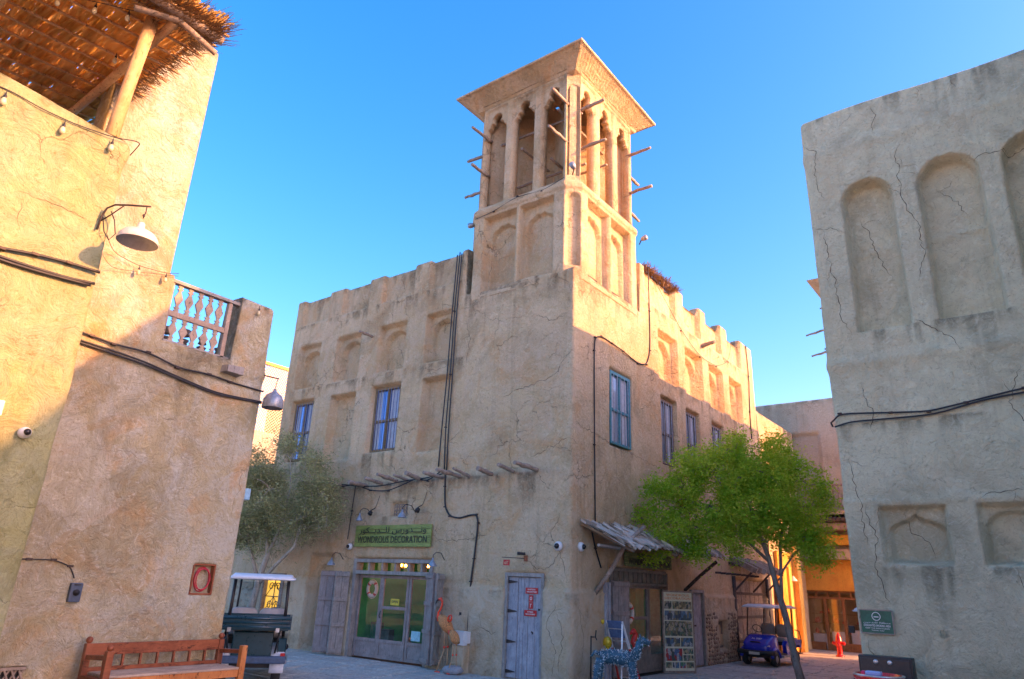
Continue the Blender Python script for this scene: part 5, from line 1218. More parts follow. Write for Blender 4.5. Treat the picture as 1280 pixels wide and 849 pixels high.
cable('thin slack wire crossing the parapet of the street face', FR, [[(4.6, 10.4), (6.2, 9.5), (7.6, 9.05), (9.0, 9.1), (10.2, 9.6), (10.6, 10.4)]], .007)
cable('thin wire running around the band of the wind tower', Face((0, .02, 0), (1, 0, 0), (0, -1, 0)), [[(-3.25, 11.45), (-2.6, 11.50), (-1.8, 11.72), (-1.0, 11.60), (-.3, 11.78)]], .008, d=.06)
cable('pair of black cables sweeping across the grey wall', FG, [[(5.76, 4.47), (5.85, 4.56), (6.55, 4.50), (7.04, 4.46), (7.51, 4.54), (8.2, 4.66), (9.4, 4.8)], [(5.755, 4.36), (6.0, 4.42), (6.54, 4.41), (7.12, 4.41), (7.7, 4.55), (8.2, 4.60), (9.4, 4.7)]], .013, d=.04)
MB().tube([FG.P(5.76, .04, 4.47), FG.P(5.70, .0, 4.44), FG.P(5.70, -.1, 4.40)], .013, 6).build('strand', MAT['cable'], bpy.data.objects[[o.name for o in bpy.data.objects if o.get('label', '').startswith('pair of black cables sweeping')][0]])
cable('thick grey conduit and cables on the yellow wall', FY, [[(-11.6, 4.50), (-11.27, 4.53), (-11.01, 4.58), (-10.72, 4.61), (-10.44, 4.62)], [(-11.6, 4.47), (-11.25, 4.45), (-10.98, 4.45), (-10.69, 4.46), (-10.46, 4.49)], [(-11.6, 4.44), (-11.2, 4.42), (-10.9, 4.43), (-10.5, 4.46)]], .015, d=.035)
cable('bundle of black cables sagging across the orange wall', FO, [[(-10.2, 4.60), (-9.64, 4.57), (-9.37, 4.54), (-8.93, 4.56), (-8.51, 4.46), (-8.05, 4.49), (-7.72, 4.46), (-7.16, 4.45)], [(-10.2, 4.50), (-9.62, 4.47), (-9.29, 4.45), (-8.93, 4.42), (-8.55, 4.35), (-7.90, 4.25), (-7.16, 4.29)], [(-10.2, 4.47), (-9.62, 4.44), (-9.29, 4.41), (-8.93, 4.39), (-8.5, 4.32), (-7.9, 4.23), (-7.16, 4.27)]], .013, d=.035)
cable('short black cable above the switch box on the orange wall', FO, [[(-9.85, 1.91), (-9.69, 1.915), (-9.44, 1.92), (-9.25, 1.86), (-9.18, 1.73)]], .007, d=.02)

# ------------------------------------------------------------------ objects on the left walls
def bulb_mesh():
    o = MB(); o.lathe((0, 0, 0), [(0, -.115), (.018, -.108), (.027, -.085), (.022, -.055), (.012, -.035)], 12); a = bpy.data.meshes.new('bulb_glass'); a.from_pydata(o.v, [], o.f); a.polygons.foreach_set('use_smooth', o.sm)
    a.materials.append(plain('clear_bulb', (.62, .55, .34), .12, var=.1))
    o = MB(); o.lathe((0, 0, 0), [(.013, -.04), (.015, -.01), (.008, 0), (.003, .045)], 10); c = bpy.data.meshes.new('socket'); c.from_pydata(o.v, [], o.f); c.polygons.foreach_set('use_smooth', o.sm); c.materials.append(MAT['black']); return a, c
bA, bC = bulb_mesh()
def bulb(c, label, group='bulbs of the string lights', sc_=1.0):
    t = thing('string_bulb', label, 'light bulb', c, 0, group); 
    for me, nm in ((bA, 'glass'), (bC, 'socket')):
        o = link(nm, me, None, t, world=False); o.scale = (sc_,)*3
    return t
# string along the yellow parapet
def swag(label, pts, r=.006):
    t = thing('string_light_cord', label, 'cord', pts[0]); P = [Vector(p) for p in pts]; Q = []
    for a, c in zip(P[:-1], P[1:]):
        for k_ in range(5): Q.append(a.lerp(c, k_/5))
    Q.append(P[-1])
    for _ in range(2): Q = [Q[0]]+[(Q[i-1]+Q[i]*2+Q[i+1])/4 for i in range(1, len(Q)-1)]+[Q[-1]]
    MB().tube(Q, r, 6).build('cord', MAT['cable'], t)
swag('black string light cord along the top of the yellow wall', [(1.04, -12.0, 5.98), (1.04, -11.6, 6.05), (1.04, -11.3, 6.02), (1.04, -11.0, 6.03), (1.04, -10.63, 6.09), (1.04, -10.43, 6.17), (1.0, -10.36, 6.19), (.8, -10.36, 6.12)])
bulb((1.05, -11.60, 5.98), 'bare bulb at the far left of the yellow wall string'); bulb((1.05, -11.09, 5.97), 'middle bare bulb of the string on the yellow wall'); bulb((1.05, -10.64, 6.03), 'right bare bulb of the string near the yellow corner')
swag('thin cord strung from the yellow corner to the terrace railing', [(-.2, -10.15, 5.80), (-.96, -9.66, 5.72), (-.95, -9.30, 5.66), (-.95, -8.93, 5.70), (-.95, -8.77, 5.76)], .004)
swag('second thin cord below it on the orange wall', [(-.2, -10.15, 5.45), (-.96, -9.63, 5.50), (-.95, -9.28, 5.58), (-.95, -8.77, 5.72)], .003)
bulb((-.93, -9.30, 5.63), 'bare bulb over the orange wall, left of the railing', sc_=.9); bulb((-.93, -8.94, 5.66), 'bare bulb over the orange wall, beside the railing end', sc_=.9); bulb((-.96, -7.46, 5.69), 'bare bulb on the terrace end post'); 
# enamel lamp on the yellow wall
yl = thing('enamel_wall_lamp', 'large white enamel dome lamp on a bracket on the yellow wall', 'lamp', (1, -10.55, 5.1))
MB().tube([(1.02, -10.56, 5.05), (1.02, -10.55, 5.20), (1.05, -10.53, 5.30), (1.12, -10.49, 5.335), (1.25, -10.42, 5.325), (1.44, -10.28, 5.315)], .010, 6).tube([(1.02, -10.55, 5.15), (1.10, -10.50, 5.22), (1.22, -10.44, 5.32)], .007, 6).build('bracket', MAT['iron'], yl)
MB().tube([(1.03, -10.54, 5.2), (1.04, -10.50, 5.05), (1.04, -10.44, 4.98), (1.06, -10.40, 5.06), (1.06, -10.44, 5.20), (1.06, -10.49, 5.28)], .006, 6).build('flex', MAT['cable'], yl)
MB().tube([(1.40, -10.30, 5.31), (1.405, -10.30, 5.25), (1.40, -10.31, 5.18)], .006, 6).lathe((1.40, -10.31, 5.20), [(.0, .03), (.012, .02), (.012, 0)], 10).build('hook', MAT['iron'], yl)
MB().lathe((1.40, -10.31, 4.905), [(.190, 0), (.192, .012), (.178, .06), (.14, .105), (.085, .135), (.045, .15), (.035, .165), (.033, .21), (.02, .225), (0, .228)], 32).lathe((1.40, -10.31, 4.907), [(.186, 0), (.172, .058), (.135, .10), (.07, .128), (0, .14)], 32).build('shade', MAT['dirtywhite'], yl)
# pendant on the orange wall end
pe = thing('pendant_lamp', 'grey bell pendant lamp on an arm off the end of the orange building', 'lamp', (-1, -7.17, 4.7))
MB().tube([(-1.1, -7.17, 4.735), (-.62, -7.16, 4.60)], .010, 6).build('arm', MAT['iron'], pe)
MB().tube([(-.64, -7.16, 4.60), (-.64, -7.18, 4.45)], .005, 5).build('hook', MAT['iron'], pe)
MB().lathe((-.64, -7.18, 4.15), [(.145, 0), (.15, .01), (.146, .12), (.11, .19), (.05, .235), (.03, .25), (.02, .29), (0, .295)], 28).lathe((-.64, -7.18, 4.152), [(.141, 0), (.138, .12), (.1, .18), (0, .21)], 28).build('shade', MAT['lampgrey'], pe)
# timber beam end, hose niche, switch box, wall grille
MB().hexa([FO.P(a, d, z) for a, d, z in ((-7.90, -.1, 4.57), (-7.62, .0, 4.55), (-7.60, .16, 4.57), (-7.86, .16, 4.57), (-7.90, -.1, 4.68), (-7.62, 0, 4.68), (-7.60, .16, 4.69), (-7.86, .16, 4.67))]).build('beam_end', MAT['greywood'], ora, bevel=.006)
hs_ = thing('red_hose', 'coiled red hose in a small square niche of the orange wall', 'hose', (-1, -7.58, 1.77))
for k_, (rx, rz_, dx) in enumerate(((.105, .155, 0), (.095, .14, .012), (.11, .13, -.01))):
    MB().tube([FO.P(-7.575+dx+rx*math.cos(a), -.04+.02*k_, 1.765+rz_*math.sin(a)) for a in np.linspace(0, 6.283, 25)], .008, 6, cap=False).build('coil', plain('red_hose_rubber', (.50, .03, .05), .4), hs_)
hb = MB(); hb.fb(FO, -7.74, -7.72, -.09, .01, 1.57, 1.96).fb(FO, -7.44, -7.42, -.09, .01, 1.57, 1.96).fb(FO, -7.72, -7.44, -.09, .01, 1.94, 1.96).fb(FO, -7.72, -7.44, -.09, .01, 1.57, 1.59); hb.build('niche_frame', MAT['redwood'], ora)
sb_ = thing('switch_box', 'dark blue-grey isolator switch box on the orange wall', 'switch', FO.P(-9.14, 0, 1.57)); MB().fb(FO, -9.205, -9.075, 0, .06, 1.47, 1.68).build('box', plain('blue_grey_plastic', (.05, .08, .13), .4), sb_, bevel=.01); MB().lathe(FO.P(-9.14, .06, 1.575), [(.035, 0), (.035, .015), (.012, .018), (.012, .035), (0, .036)], 14, (1, 0, 0)).build('knob', MAT['black'], sb_); MB().tube([FO.P(-9.175, .062, 1.66), FO.P(-9.105, .062, 1.66)], .008, 6).build('hinge', MAT['black'], sb_)
gg = MB(); 
for k_ in range(6):
    gg.bar(FO.P(-9.79+k_*.07, -.03, .52), FO.P(-9.79+k_*.07+.14, -.03, .80), .018, .02, (1, 0, 0)); gg.bar(FO.P(-9.79+k_*.07, -.02, .80), FO.P(-9.79+k_*.07+.14, -.02, .52), .018, .02, (1, 0, 0))
gg.fb(FO, -9.82, -9.44, -.04, .0, .78, .81); gg.build('wall_grille', MAT['pole'], ora); MB().fb(FO, -9.82, -9.44, -.095, -.08, .5, .8).build('grille_back', MAT['black'], ora)
MB().fb(FY, -11.5, -10.905, 0, .02, 3.07, 3.2).build('plate', MAT['lampgrey'], thing('wall_plate', 'edge of a small grey plate at the far left of the yellow wall', 'plate', (1, -11, 3.1)))
kb = thing('small_blue_box', 'small blue box on the end edge of the orange building', 'box', (-1, -7.1, 3)); MB().fb(Face((-1, -7.16, 0), (-1, 0, 0), (0, 1, 0)), .02, .14, .0, .10, 2.86, 3.02).build('case', plain('pale_blue_case', (.25, .45, .60), .4), kb, bevel=.01); MB().fb(Face((-1, -7.16, 0), (-1, 0, 0), (0, 1, 0)), .04, .12, .10, .11, 2.89, 2.99).build('cover', MAT['lampgrey'], kb)
# terrace balustrade
tb = thing('terrace_balustrade', 'wooden fretwork balustrade on the terrace of the orange building', 'balustrade', (-1.1, -8.3, 4.8))
MAT['paleredwood'] = wood('sun_bleached_red_wood', (.26, .18, .13), (.42, .33, .25), (4, 4, 4), .6)
Xr = -.10
for s_ in (-8.76, -7.86): MB().fb(FO, s_-.03, s_+.03, Xr-.03, Xr+.03, 4.80, 5.68).build('post', MAT['paleredwood'], tb, bevel=.004)
MB().fb(FO, -8.80, -7.72, Xr-.05, Xr+.05, 5.66, 5.71).build('handrail', MAT['greywood_h'], tb, bevel=.006)
MB().fb(FO, -8.73, -7.89, Xr-.025, Xr+.025, 5.18, 5.26).build('mid_rail', MAT['paleredwood'], tb, bevel=.004)
MB().fb(FO, -8.80, -7.74, Xr-.03, Xr+.03, 4.795, 4.835).build('bottom_rail', MAT['greywood_h'], tb)
def fret(F_, s_, z0, z1, d, parent, m):
    h = z1-z0; o = [(0, .022), (.06, .040), (.10, .018), (.16, .045), (.20, .018), (.26, .02), (.50, .062), (.74, .02), (.80, .018), (.84, .045), (.90, .018), (.94, .040), (1.0, .022)]
    out = [(s_+w_, z0+h*t) for t, w_ in o]+[(s_-w_, z0+h*t) for t, w_ in reversed(o)]
    MB().prism(F_, out, d-.012, d+.012).build('baluster', m, parent)
for k_ in range(5):
    fret(FO, -8.63+k_*.155, 5.26, 5.66, Xr, tb, MAT['paleredwood'])
for k_ in range(5): fret(FO, -8.63+k_*.155, 4.835, 5.18, Xr, tb, MAT['paleredwood'])
rb = thing('rear_screen', 'dark pierced screens standing behind the terrace balustrade', 'screen', (-2.4, -8.4, 4.5))
for k_, (s_, za, zb) in enumerate(((-8.15, 4.5, 5.45), (-7.85, 4.5, 5.50), (-7.55, 4.5, 5.45), (-7.25, 4.5, 5.35))):
    t = MB(); n_ = 6
    for j in range(n_): zc = za+(zb-za)*(j+.5)/n_; t.lathe((-2.3, s_, zc), [(.02, -.07), (.07, -.05), (.05, 0), (.08, .05), (.02, .07)], 8)
    t.build('turned_post', MAT['darkpole'], rb)
MB().box(-2.36, -2.24, -8.6, -7.0, 4.45, 4.52).build('base_rail', MAT['darkpole'], rb)
# bench
be = thing('wooden_bench', 'red-brown slatted wooden bench with a worn seat against the orange wall', 'bench', (-.6, -8.1, .2))
X0b, X1b = -.78, -.28; Y0b, Y1b = -8.93, -7.28
for y in (Y0b, Y1b):
    MB().bar((X0b, y, .2), (X0b-.03, y, 1.04), .07, .07, (0, 1, 0)).build('back_post', MAT['redwood'], be, bevel=.006); MB().ell((X0b-.03, y, 1.075), (.038, .038, .038), 12, 8).build('finial', MAT['redwood'], be)
    MB().bar((X1b, y-.0, .2), (X1b, y, 1.0), .075, .075, (0, 1, 0)).build('front_post', MAT['redwood'] if y < -8 else MAT.setdefault('orangewood', wood('orange_brown_wood', (.40, .12, .03), (.52, .20, .06), (4, 4, 1.2), .5)), be, bevel=.006)
    MB().bar((X0b, y, .90), (X1b, y, .93), .05, .045, (0, 1, 0)).build('armrest', MAT['redwood'], be, bevel=.008); MB().bar((X0b, y, .70), (X1b, y, .70), .035, .08, (0, 1, 0)).build('side_rail', MAT['redwood'], be)
MB().ell((X1b, Y0b, 1.03), (.035, .035, .035), 12, 8).build('finial', MAT['redwood'], be)
MB().bar((X0b-.03, Y0b, .975), (X0b-.03, Y1b, .975), .035, .125).build('top_rail', MAT['redwood'], be, bevel=.006)
MB().bar((X0b-.02, Y0b, .765), (X0b-.02, Y1b, .765), .03, .05).build('lower_rail', MAT['redwood'], be)
for k_ in range(7): y = Y0b+(Y1b-Y0b)*(k_+1)/8; MB().bar((X0b-.02, y, .78), (X0b-.028, y, .92), .035, .022, (0, 1, 0)).build('back_slat', MAT['redwood'], be)
for k_ in range(5): x = X0b+.03+k_*.10; MB().box(x, x+.092, Y0b+.03, Y1b-.03, .725, .752+.002*(k_ % 2)).build('seat_slat', MAT['seatwood'], be, bevel=.005, seg=1)
MB().bar((X1b, Y0b, .685), (X1b, Y1b, .685), .03, .09).build('front_rail', MAT['orangewood'], be, bevel=.005)
# reed shelter on the yellow roof
rs = thing('reed_shelter', 'golden reed roofed shelter on poles above the yellow parapet', 'shelter', (0, -11, 6.2))
def sh_pt(x, y): return Vector((x, y, 7.95+.10*(y+11)-.03*x))
YS0, YS1, XS0, XS1 = -14.5, -9.90, -5.2, 1.25
V = []; F = []; r_ = random.Random(13)
for i in range(14000):
    x = r_.uniform(XS0, XS1-.15); y = r_.uniform(YS0, YS1); L_ = min(XS1+.05-x, r_.uniform(.25, .8)); w_ = r_.uniform(.006, .016); dy = r_.gauss(0, .05)
    z_ = .05+r_.uniform(-.028, .09); a = sh_pt(x, y)+Vector((0, 0, z_)); c = sh_pt(x+L_, y+dy)+Vector((0, 0, z_+r_.uniform(-.03, .03))); k_ = len(V); tl = r_.uniform(-.5, .5)*w_
    V += [a+Vector((0, -w_, -tl)), a+Vector((0, w_, tl)), c+Vector((0, w_, tl)), c+Vector((0, -w_, -tl))]; F.append((k_, k_+1, k_+2, k_+3))
link('reeds', mesh_np('reeds', np.array([tuple(v) for v in V]), np.array(F), False), MAT['reed'], rs)['kind'] = 'stuff'
for k_ in range(20):
    x = 1.15-k_*.30; MB().tube([sh_pt(x, YS0)+Vector((0, 0, .0)), sh_pt(x+.02, -12)+Vector((0, 0, .01)), sh_pt(x-.01, YS1+.15)], .017, 6).build('batten', MAT['shelterpole'], rs)
for y, rr_ in ((-11.75, .10), (-10.32, .06), (-13.3, .09)): MB().tube([sh_pt(XS0, y+.15)-Vector((0, 0, .10)), sh_pt(-1, y+.06)-Vector((0, 0, .11)), sh_pt(XS1-.25, y)-Vector((0, 0, .09))], [rr_, rr_*.92, rr_*.85], 10).build('beam', MAT['shelterpole'], rs)
MB().tube([(1.12, -14, 7.75), (1.1, -12, 7.86), (1.08, -10.2, 7.98), (1.12, -9.8, 7.94)], [.07, .065, .06, .05], 10).build('edge_beam', MAT['pole'], rs)
MB().tube([(.70, -10.56, 6.1), (.72, -10.53, 6.9), (.73, -10.47, 7.95)], [.075, .068, .072], 12).build('post', MAT['shelterpole'], rs); MB().tube([(-4.6, -10.2, 5.3), (-4.6, -10.2, 7.9)], .06, 10).build('post', MAT['shelterpole'], rs)
MB().tube([(.95, -10.75, 7.78), (1.05, -10.3, 7.9), (1.12, -9.85, 7.72)], .035, 8).build('bracket_pole', MAT['pole'], rs)
V = []; F = []
for i in range(2600):
    t = r_.random(); c_ = Vector((1.02+r_.gauss(0, .12), -11.3+1.45*t, 7.98+r_.gauss(0, .05))) if i % 3 else Vector((1.15-2.2*r_.random(), -9.98+r_.gauss(0, .05), 7.98+r_.gauss(0, .04)))
    d_ = (Vector((1.0, .5, r_.uniform(-.3, .6))) if i % 3 else Vector((.2, 1.0, r_.uniform(-.5, .2))))+Vector((r_.gauss(0, .25), r_.gauss(0, .25), r_.gauss(0, .2))); d_.normalize(); L_ = r_.uniform(.1, .34) if i % 3 else r_.uniform(.05, .16); w_ = d_.cross(Vector((0, 0, 1))).normalized()*r_.uniform(.003, .007)
    k_ = len(V); V += [c_-w_, c_+w_, c_+d_*L_+w_*.4, c_+d_*L_-w_*.4]; F.append((k_, k_+1, k_+2, k_+3))
link('reed_fringe', mesh_np('reed_fringe', np.array([tuple(v) for v in V]), np.array(F), False), MAT['reeddark'], rs)['kind'] = 'stuff'
for k_, (x, y, lb) in enumerate(((.35, -11.30, 'bare bulb hanging under the reed roof, leftmost'), (.55, -11.0, 'bare bulb hanging under the reed roof, second from the left'), (.72, -10.72, 'bare bulb hanging under the reed roof beside the post top'), (-.2, -10.45, 'bare bulb hanging low left of the shelter post'))):
    bulb((x, y, sh_pt(x, y).z-.10), lb)
swag('thin cord of bulbs under the reed roof', [(.15, -11.7, 7.86), (.35, -11.30, 7.86), (.55, -11.0, 7.88), (.72, -10.72, 7.9), (.9, -10.4, 7.95)], .004)
# reed edge on the far roof
V = []; F = []
for i in range(1500):
    y = 3.85+2.3*r_.random(); x = -.12+r_.gauss(0, .10); L_ = r_.uniform(.06, .2); d_ = Vector((r_.gauss(.5, .4), r_.gauss(.2, .4), r_.gauss(.2, .35))).normalized(); w_ = d_.cross(Vector((.2, .1, 1))).normalized()*.012; c_ = Vector((x, y, 10.72+r_.uniform(0, .12)))
    k_ = len(V); V += [c_-w_, c_+w_, c_+d_*L_+w_*.4, c_+d_*L_-w_*.4]; F.append((k_, k_+1, k_+2, k_+3))
link('roof_thatch', mesh_np('roof_thatch', np.array([tuple(v) for v in V]), np.array(F), False), MAT['reeddark'], main)['kind'] = 'stuff'
for x, y, z, lb in ((-3.50, .20, 11.45, 'small spotlight on the left edge of the wind tower band'), (.05, -.12, 11.86, 'small spotlight on the front corner of the wind tower band'), (.08, 3.5, 11.45, 'small spotlight on the right edge of the wind tower band')):
    t = thing('tower_spotlight', lb, 'spotlight', (x, y, z)); MB().lathe((x, y, z), [(0, 0), (.05, .0), (.075, .08), (.08, .17), (.05, .19), (0, .19)], 12, (-.3, -.3, .9) if x > 0 and y < 1 else (-.9 if x < 0 else .9, 0, .2)).build('head', MAT['lampgrey'], t); MB().tube([(x, y, z), (x+(.15 if x < 0 else -.12), y+.1, z-.08)], .018, 6).build('bracket', MAT['black'], t)

# ------------------------------------------------------------------ grey building objects
gs = rsign(FG, 5.80, 6.20, 1.43, 1.72, .02, [('DESIGNATED SMOKING AREA', 1.525, .028, .34), ('KEEP THE AREA CLEAN', 1.490, .016, .30), ('THANK YOU', 1.462, .014, .16)], 'green notice with a white ring symbol on the grey wall', m=plain('dark_green_enamel', (.02, .12, .07), .4), name='notice_sign')
text_mesh('arabic_lettering', arab(['\uFEE3', '\uFEE8', '\uFEC4', '\uFED8', '\uFE94', ' ', '\uFEDF', '\uFEE0', '\uFE98', '\uFEAA', '\uFEA7', '\uFEF4', '\uFEE6']), FG, 6.0, 1.562, .03, MAT['signwhite'], gs, d=.0265, width=.34)
q = MB(); P = [FG.P(6.0+.052*math.cos(a), .028, 1.645+.052*math.sin(a)) for a in np.linspace(0, 6.283, 29)]; q.tube(P, .0045, 6, cap=False); q.fb(FG, 5.968, 6.03, .026, .029, 1.632, 1.644); q.build('symbol', MAT['signwhite'], gs)
q = MB(); q.fb(FG, 5.785, 5.80, .012, .032, 1.42, 1.73).fb(FG, 6.20, 6.215, .012, .032, 1.42, 1.73).fb(FG, 5.80, 6.20, .012, .032, 1.72, 1.735).fb(FG, 5.80, 6.20, .012, .032, 1.415, 1.43); q.build('frame', MAT['pole'], gs)
bp_ = thing('black_cabinet', 'low black cabinet standing against the foot of the grey wall', 'cabinet', (6.1, -1.6, 0))
MB().box(5.76, 6.41, -1.78, -1.55, .02, 1.15).build('body', plain('dark_brown_lacquer', (.035, .03, .028), .4, bump=.2), bp_, bevel=.012); MB().box(5.79, 6.38, -1.80, -1.782, .06, 1.12).build('door', plain('dark_lacquer_door', (.05, .043, .04), .35), bp_, bevel=.006)
for x in (5.98, 6.15): MB().lathe((x, -1.80, 1.08), [(.03, 0), (.03, .012), (.015, .016), (0, .016)], 14, (0, -1, 0)).build('lock', MAT['silver'], bp_)
rbn = thing('red_bin', 'round red bin with a flared rim in front of the black cabinet', 'bin', (6.15, -2.7, 0))
MB().lathe((6.17, -2.7, 0), [(.0, .0), (.21, 0), (.235, .5), (.265, .93), (.285, .96), (.285, 1.0), (.262, 1.005), (.25, .97), (0, .955)], 32).build('body', plain('bright_red_paint', (.62, .012, .008), .25, coat=.5), rbn); MB().lathe((6.17, -2.7, .985), [(.286, 0), (.292, .008), (.286, .018), (.262, .02)], 32).build('rim', MAT['silver'], rbn)
pk = thing('packet', 'clear plastic packet with a pink corner lying on the red bin', 'packet', (6.12, -2.72, 1.0)); MB().box(6.03, 6.21, -2.78, -2.66, .985, 1.035).build('wrapper', plain('clear_blue_wrap', (.35, .45, .75), .2), pk, bevel=.015); MB().box(5.985, 6.03, -2.77, -2.68, .985, 1.03).build('pink_end', plain('pink_print', (.7, .03, .12), .4), pk, bevel=.01)
kn = thing('wall_ring', 'small round patched hole in the grey plaster right of the notice', 'patch', FG.P(6.78, 0, 1.48)); MB().tube([FG.P(6.78+.035*math.cos(a), .022, 1.48+.045*math.sin(a)) for a in np.linspace(0, 6.283, 21)], .008, 6, cap=False).build('ring', MAT['grey'], kn); MB().lathe(FG.P(6.78, .01, 1.48), [(0.03, 0), (.03, .006), (0, .008)], 14, (0, -1, 0)).build('plug', MAT['grey'], kn)

# hydrant
hy = thing('fire_hydrant', 'bright red fire hydrant standing in the sun at the street end', 'hydrant', (1.64, 14.67, 0)); HR = plain('hydrant_red', (.65, .01, .01), .25, coat=.4)
MB().lathe((1.64, 14.67, 0), [(.14, 0), (.14, .04), (.095, .05), (.085, .10), (.085, .44), (.11, .46), (.11, .50), (.10, .52), (.085, .62), (.05, .70), (.03, .72), (.03, .76), (0, .765)], 18).build('barrel', HR, hy)
for sx in (-1, 1): MB().lathe((1.64+sx*.07, 14.67, .42), [(.05, 0), (.05, .08), (.065, .085), (.065, .12), (.025, .125), (.025, .15), (0, .15)], 12, (sx, 0, 0)).build('side_nozzle', HR, hy)
MB().lathe((1.64, 14.60, .38), [(.065, 0), (.065, .07), (.08, .075), (.08, .11), (.03, .115), (0, .14)], 14, (0, -1, 0)).build('front_nozzle', HR, hy)
fl_ = thing('lane_lamp', 'white conical lamp hanging in the lane above the blue cart', 'lamp', (.3, 15, 2.5)); MB().lathe((.22, 15, 2.42), [(.15, 0), (.13, .03), (.04, .14), (.03, .17), (0, .175)], 16).build('shade', MAT['white'], fl_); MB().tube([(0, 15, 2.7), (.15, 15, 2.7), (.22, 15, 2.6)], .012, 6).build('arm', MAT['iron'], fl_)

# ------------------------------------------------------------------ carts
MAT['tyre'] = plain('tyre_rubber', (.035, .035, .035), .8, bump=.4); MAT['hub'] = plain('hub_grey', (.35, .35, .36), .4, .4)
MAT['cartblue'] = plain('cart_blue_paint', (.01, .03, .48), .22, var=.12, coat=.8); MAT['teal'] = plain('dark_teal_panel', (.012, .055, .075), .3, var=.2, coat=.3)
MAT['cartwhite'] = plain('cart_white_plastic', (.70, .74, .80), .3, var=.06); MAT['seatgrey'] = plain('seat_vinyl', (.42, .41, .40), .5, var=.1); MAT['roofwhite'] = plain('roof_white', (.72, .76, .80), .35, var=.06)
MAT['windscreen'] = clear_glass('cart_windscreen', .3, (.9, .93, .95))
MAT['headlamp'] = plain('headlamp_lens', (.75, .75, .70), .1, var=.05)
def loft(o, secs, smooth=True):
    """secs: list of (y, [(x,z)...]) rings"""
    n_ = len(secs[0][1]); V = [(x, y, z) for y, r in secs for x, z in r]
    F = [(i*n_+k, i*n_+(k+1) % n_, (i+1)*n_+(k+1) % n_, (i+1)*n_+k) for i in range(len(secs)-1) for k in range(n_)]
    F += [tuple(reversed(range(n_))), tuple((len(secs)-1)*n_+k for k in range(n_))]
    return o.add(V, F, smooth)
def rsq(w_, z0, z1, rnd=.05, top=1.0, n_=3):
    P = []
    for cx_, cz_, a0 in ((w_-rnd, z0+rnd, -90), (w_*top-rnd, z1-rnd, 0), (-w_*top+rnd, z1-rnd, 90), (-w_+rnd, z0+rnd, 180)):
        for k in range(n_+1): a = R(a0+90*k/n_); P.append((cx_+rnd*math.cos(a), cz_+rnd*math.sin(a)))
    return P
def wheel(t, x, y, r, w_=.16, name='wheel'):
    o = MB(); o.lathe((x-w_/2, y, r), [(r*.55, 0), (r*.9, 0), (r, w_*.2), (r, w_*.8), (r*.9, w_), (r*.55, w_)], 24, (1, 0, 0)); q = o.build(name, MAT['tyre'], t, world=False)
    MB().lathe((x-w_*.42, y, r), [(0, .0), (r*.5, 0), (r*.58, w_*.08), (r*.58, w_*.76), (r*.5, w_*.84), (0, w_*.84)], 18, (1, 0, 0)).build('hub', MAT['hub'], q); return q
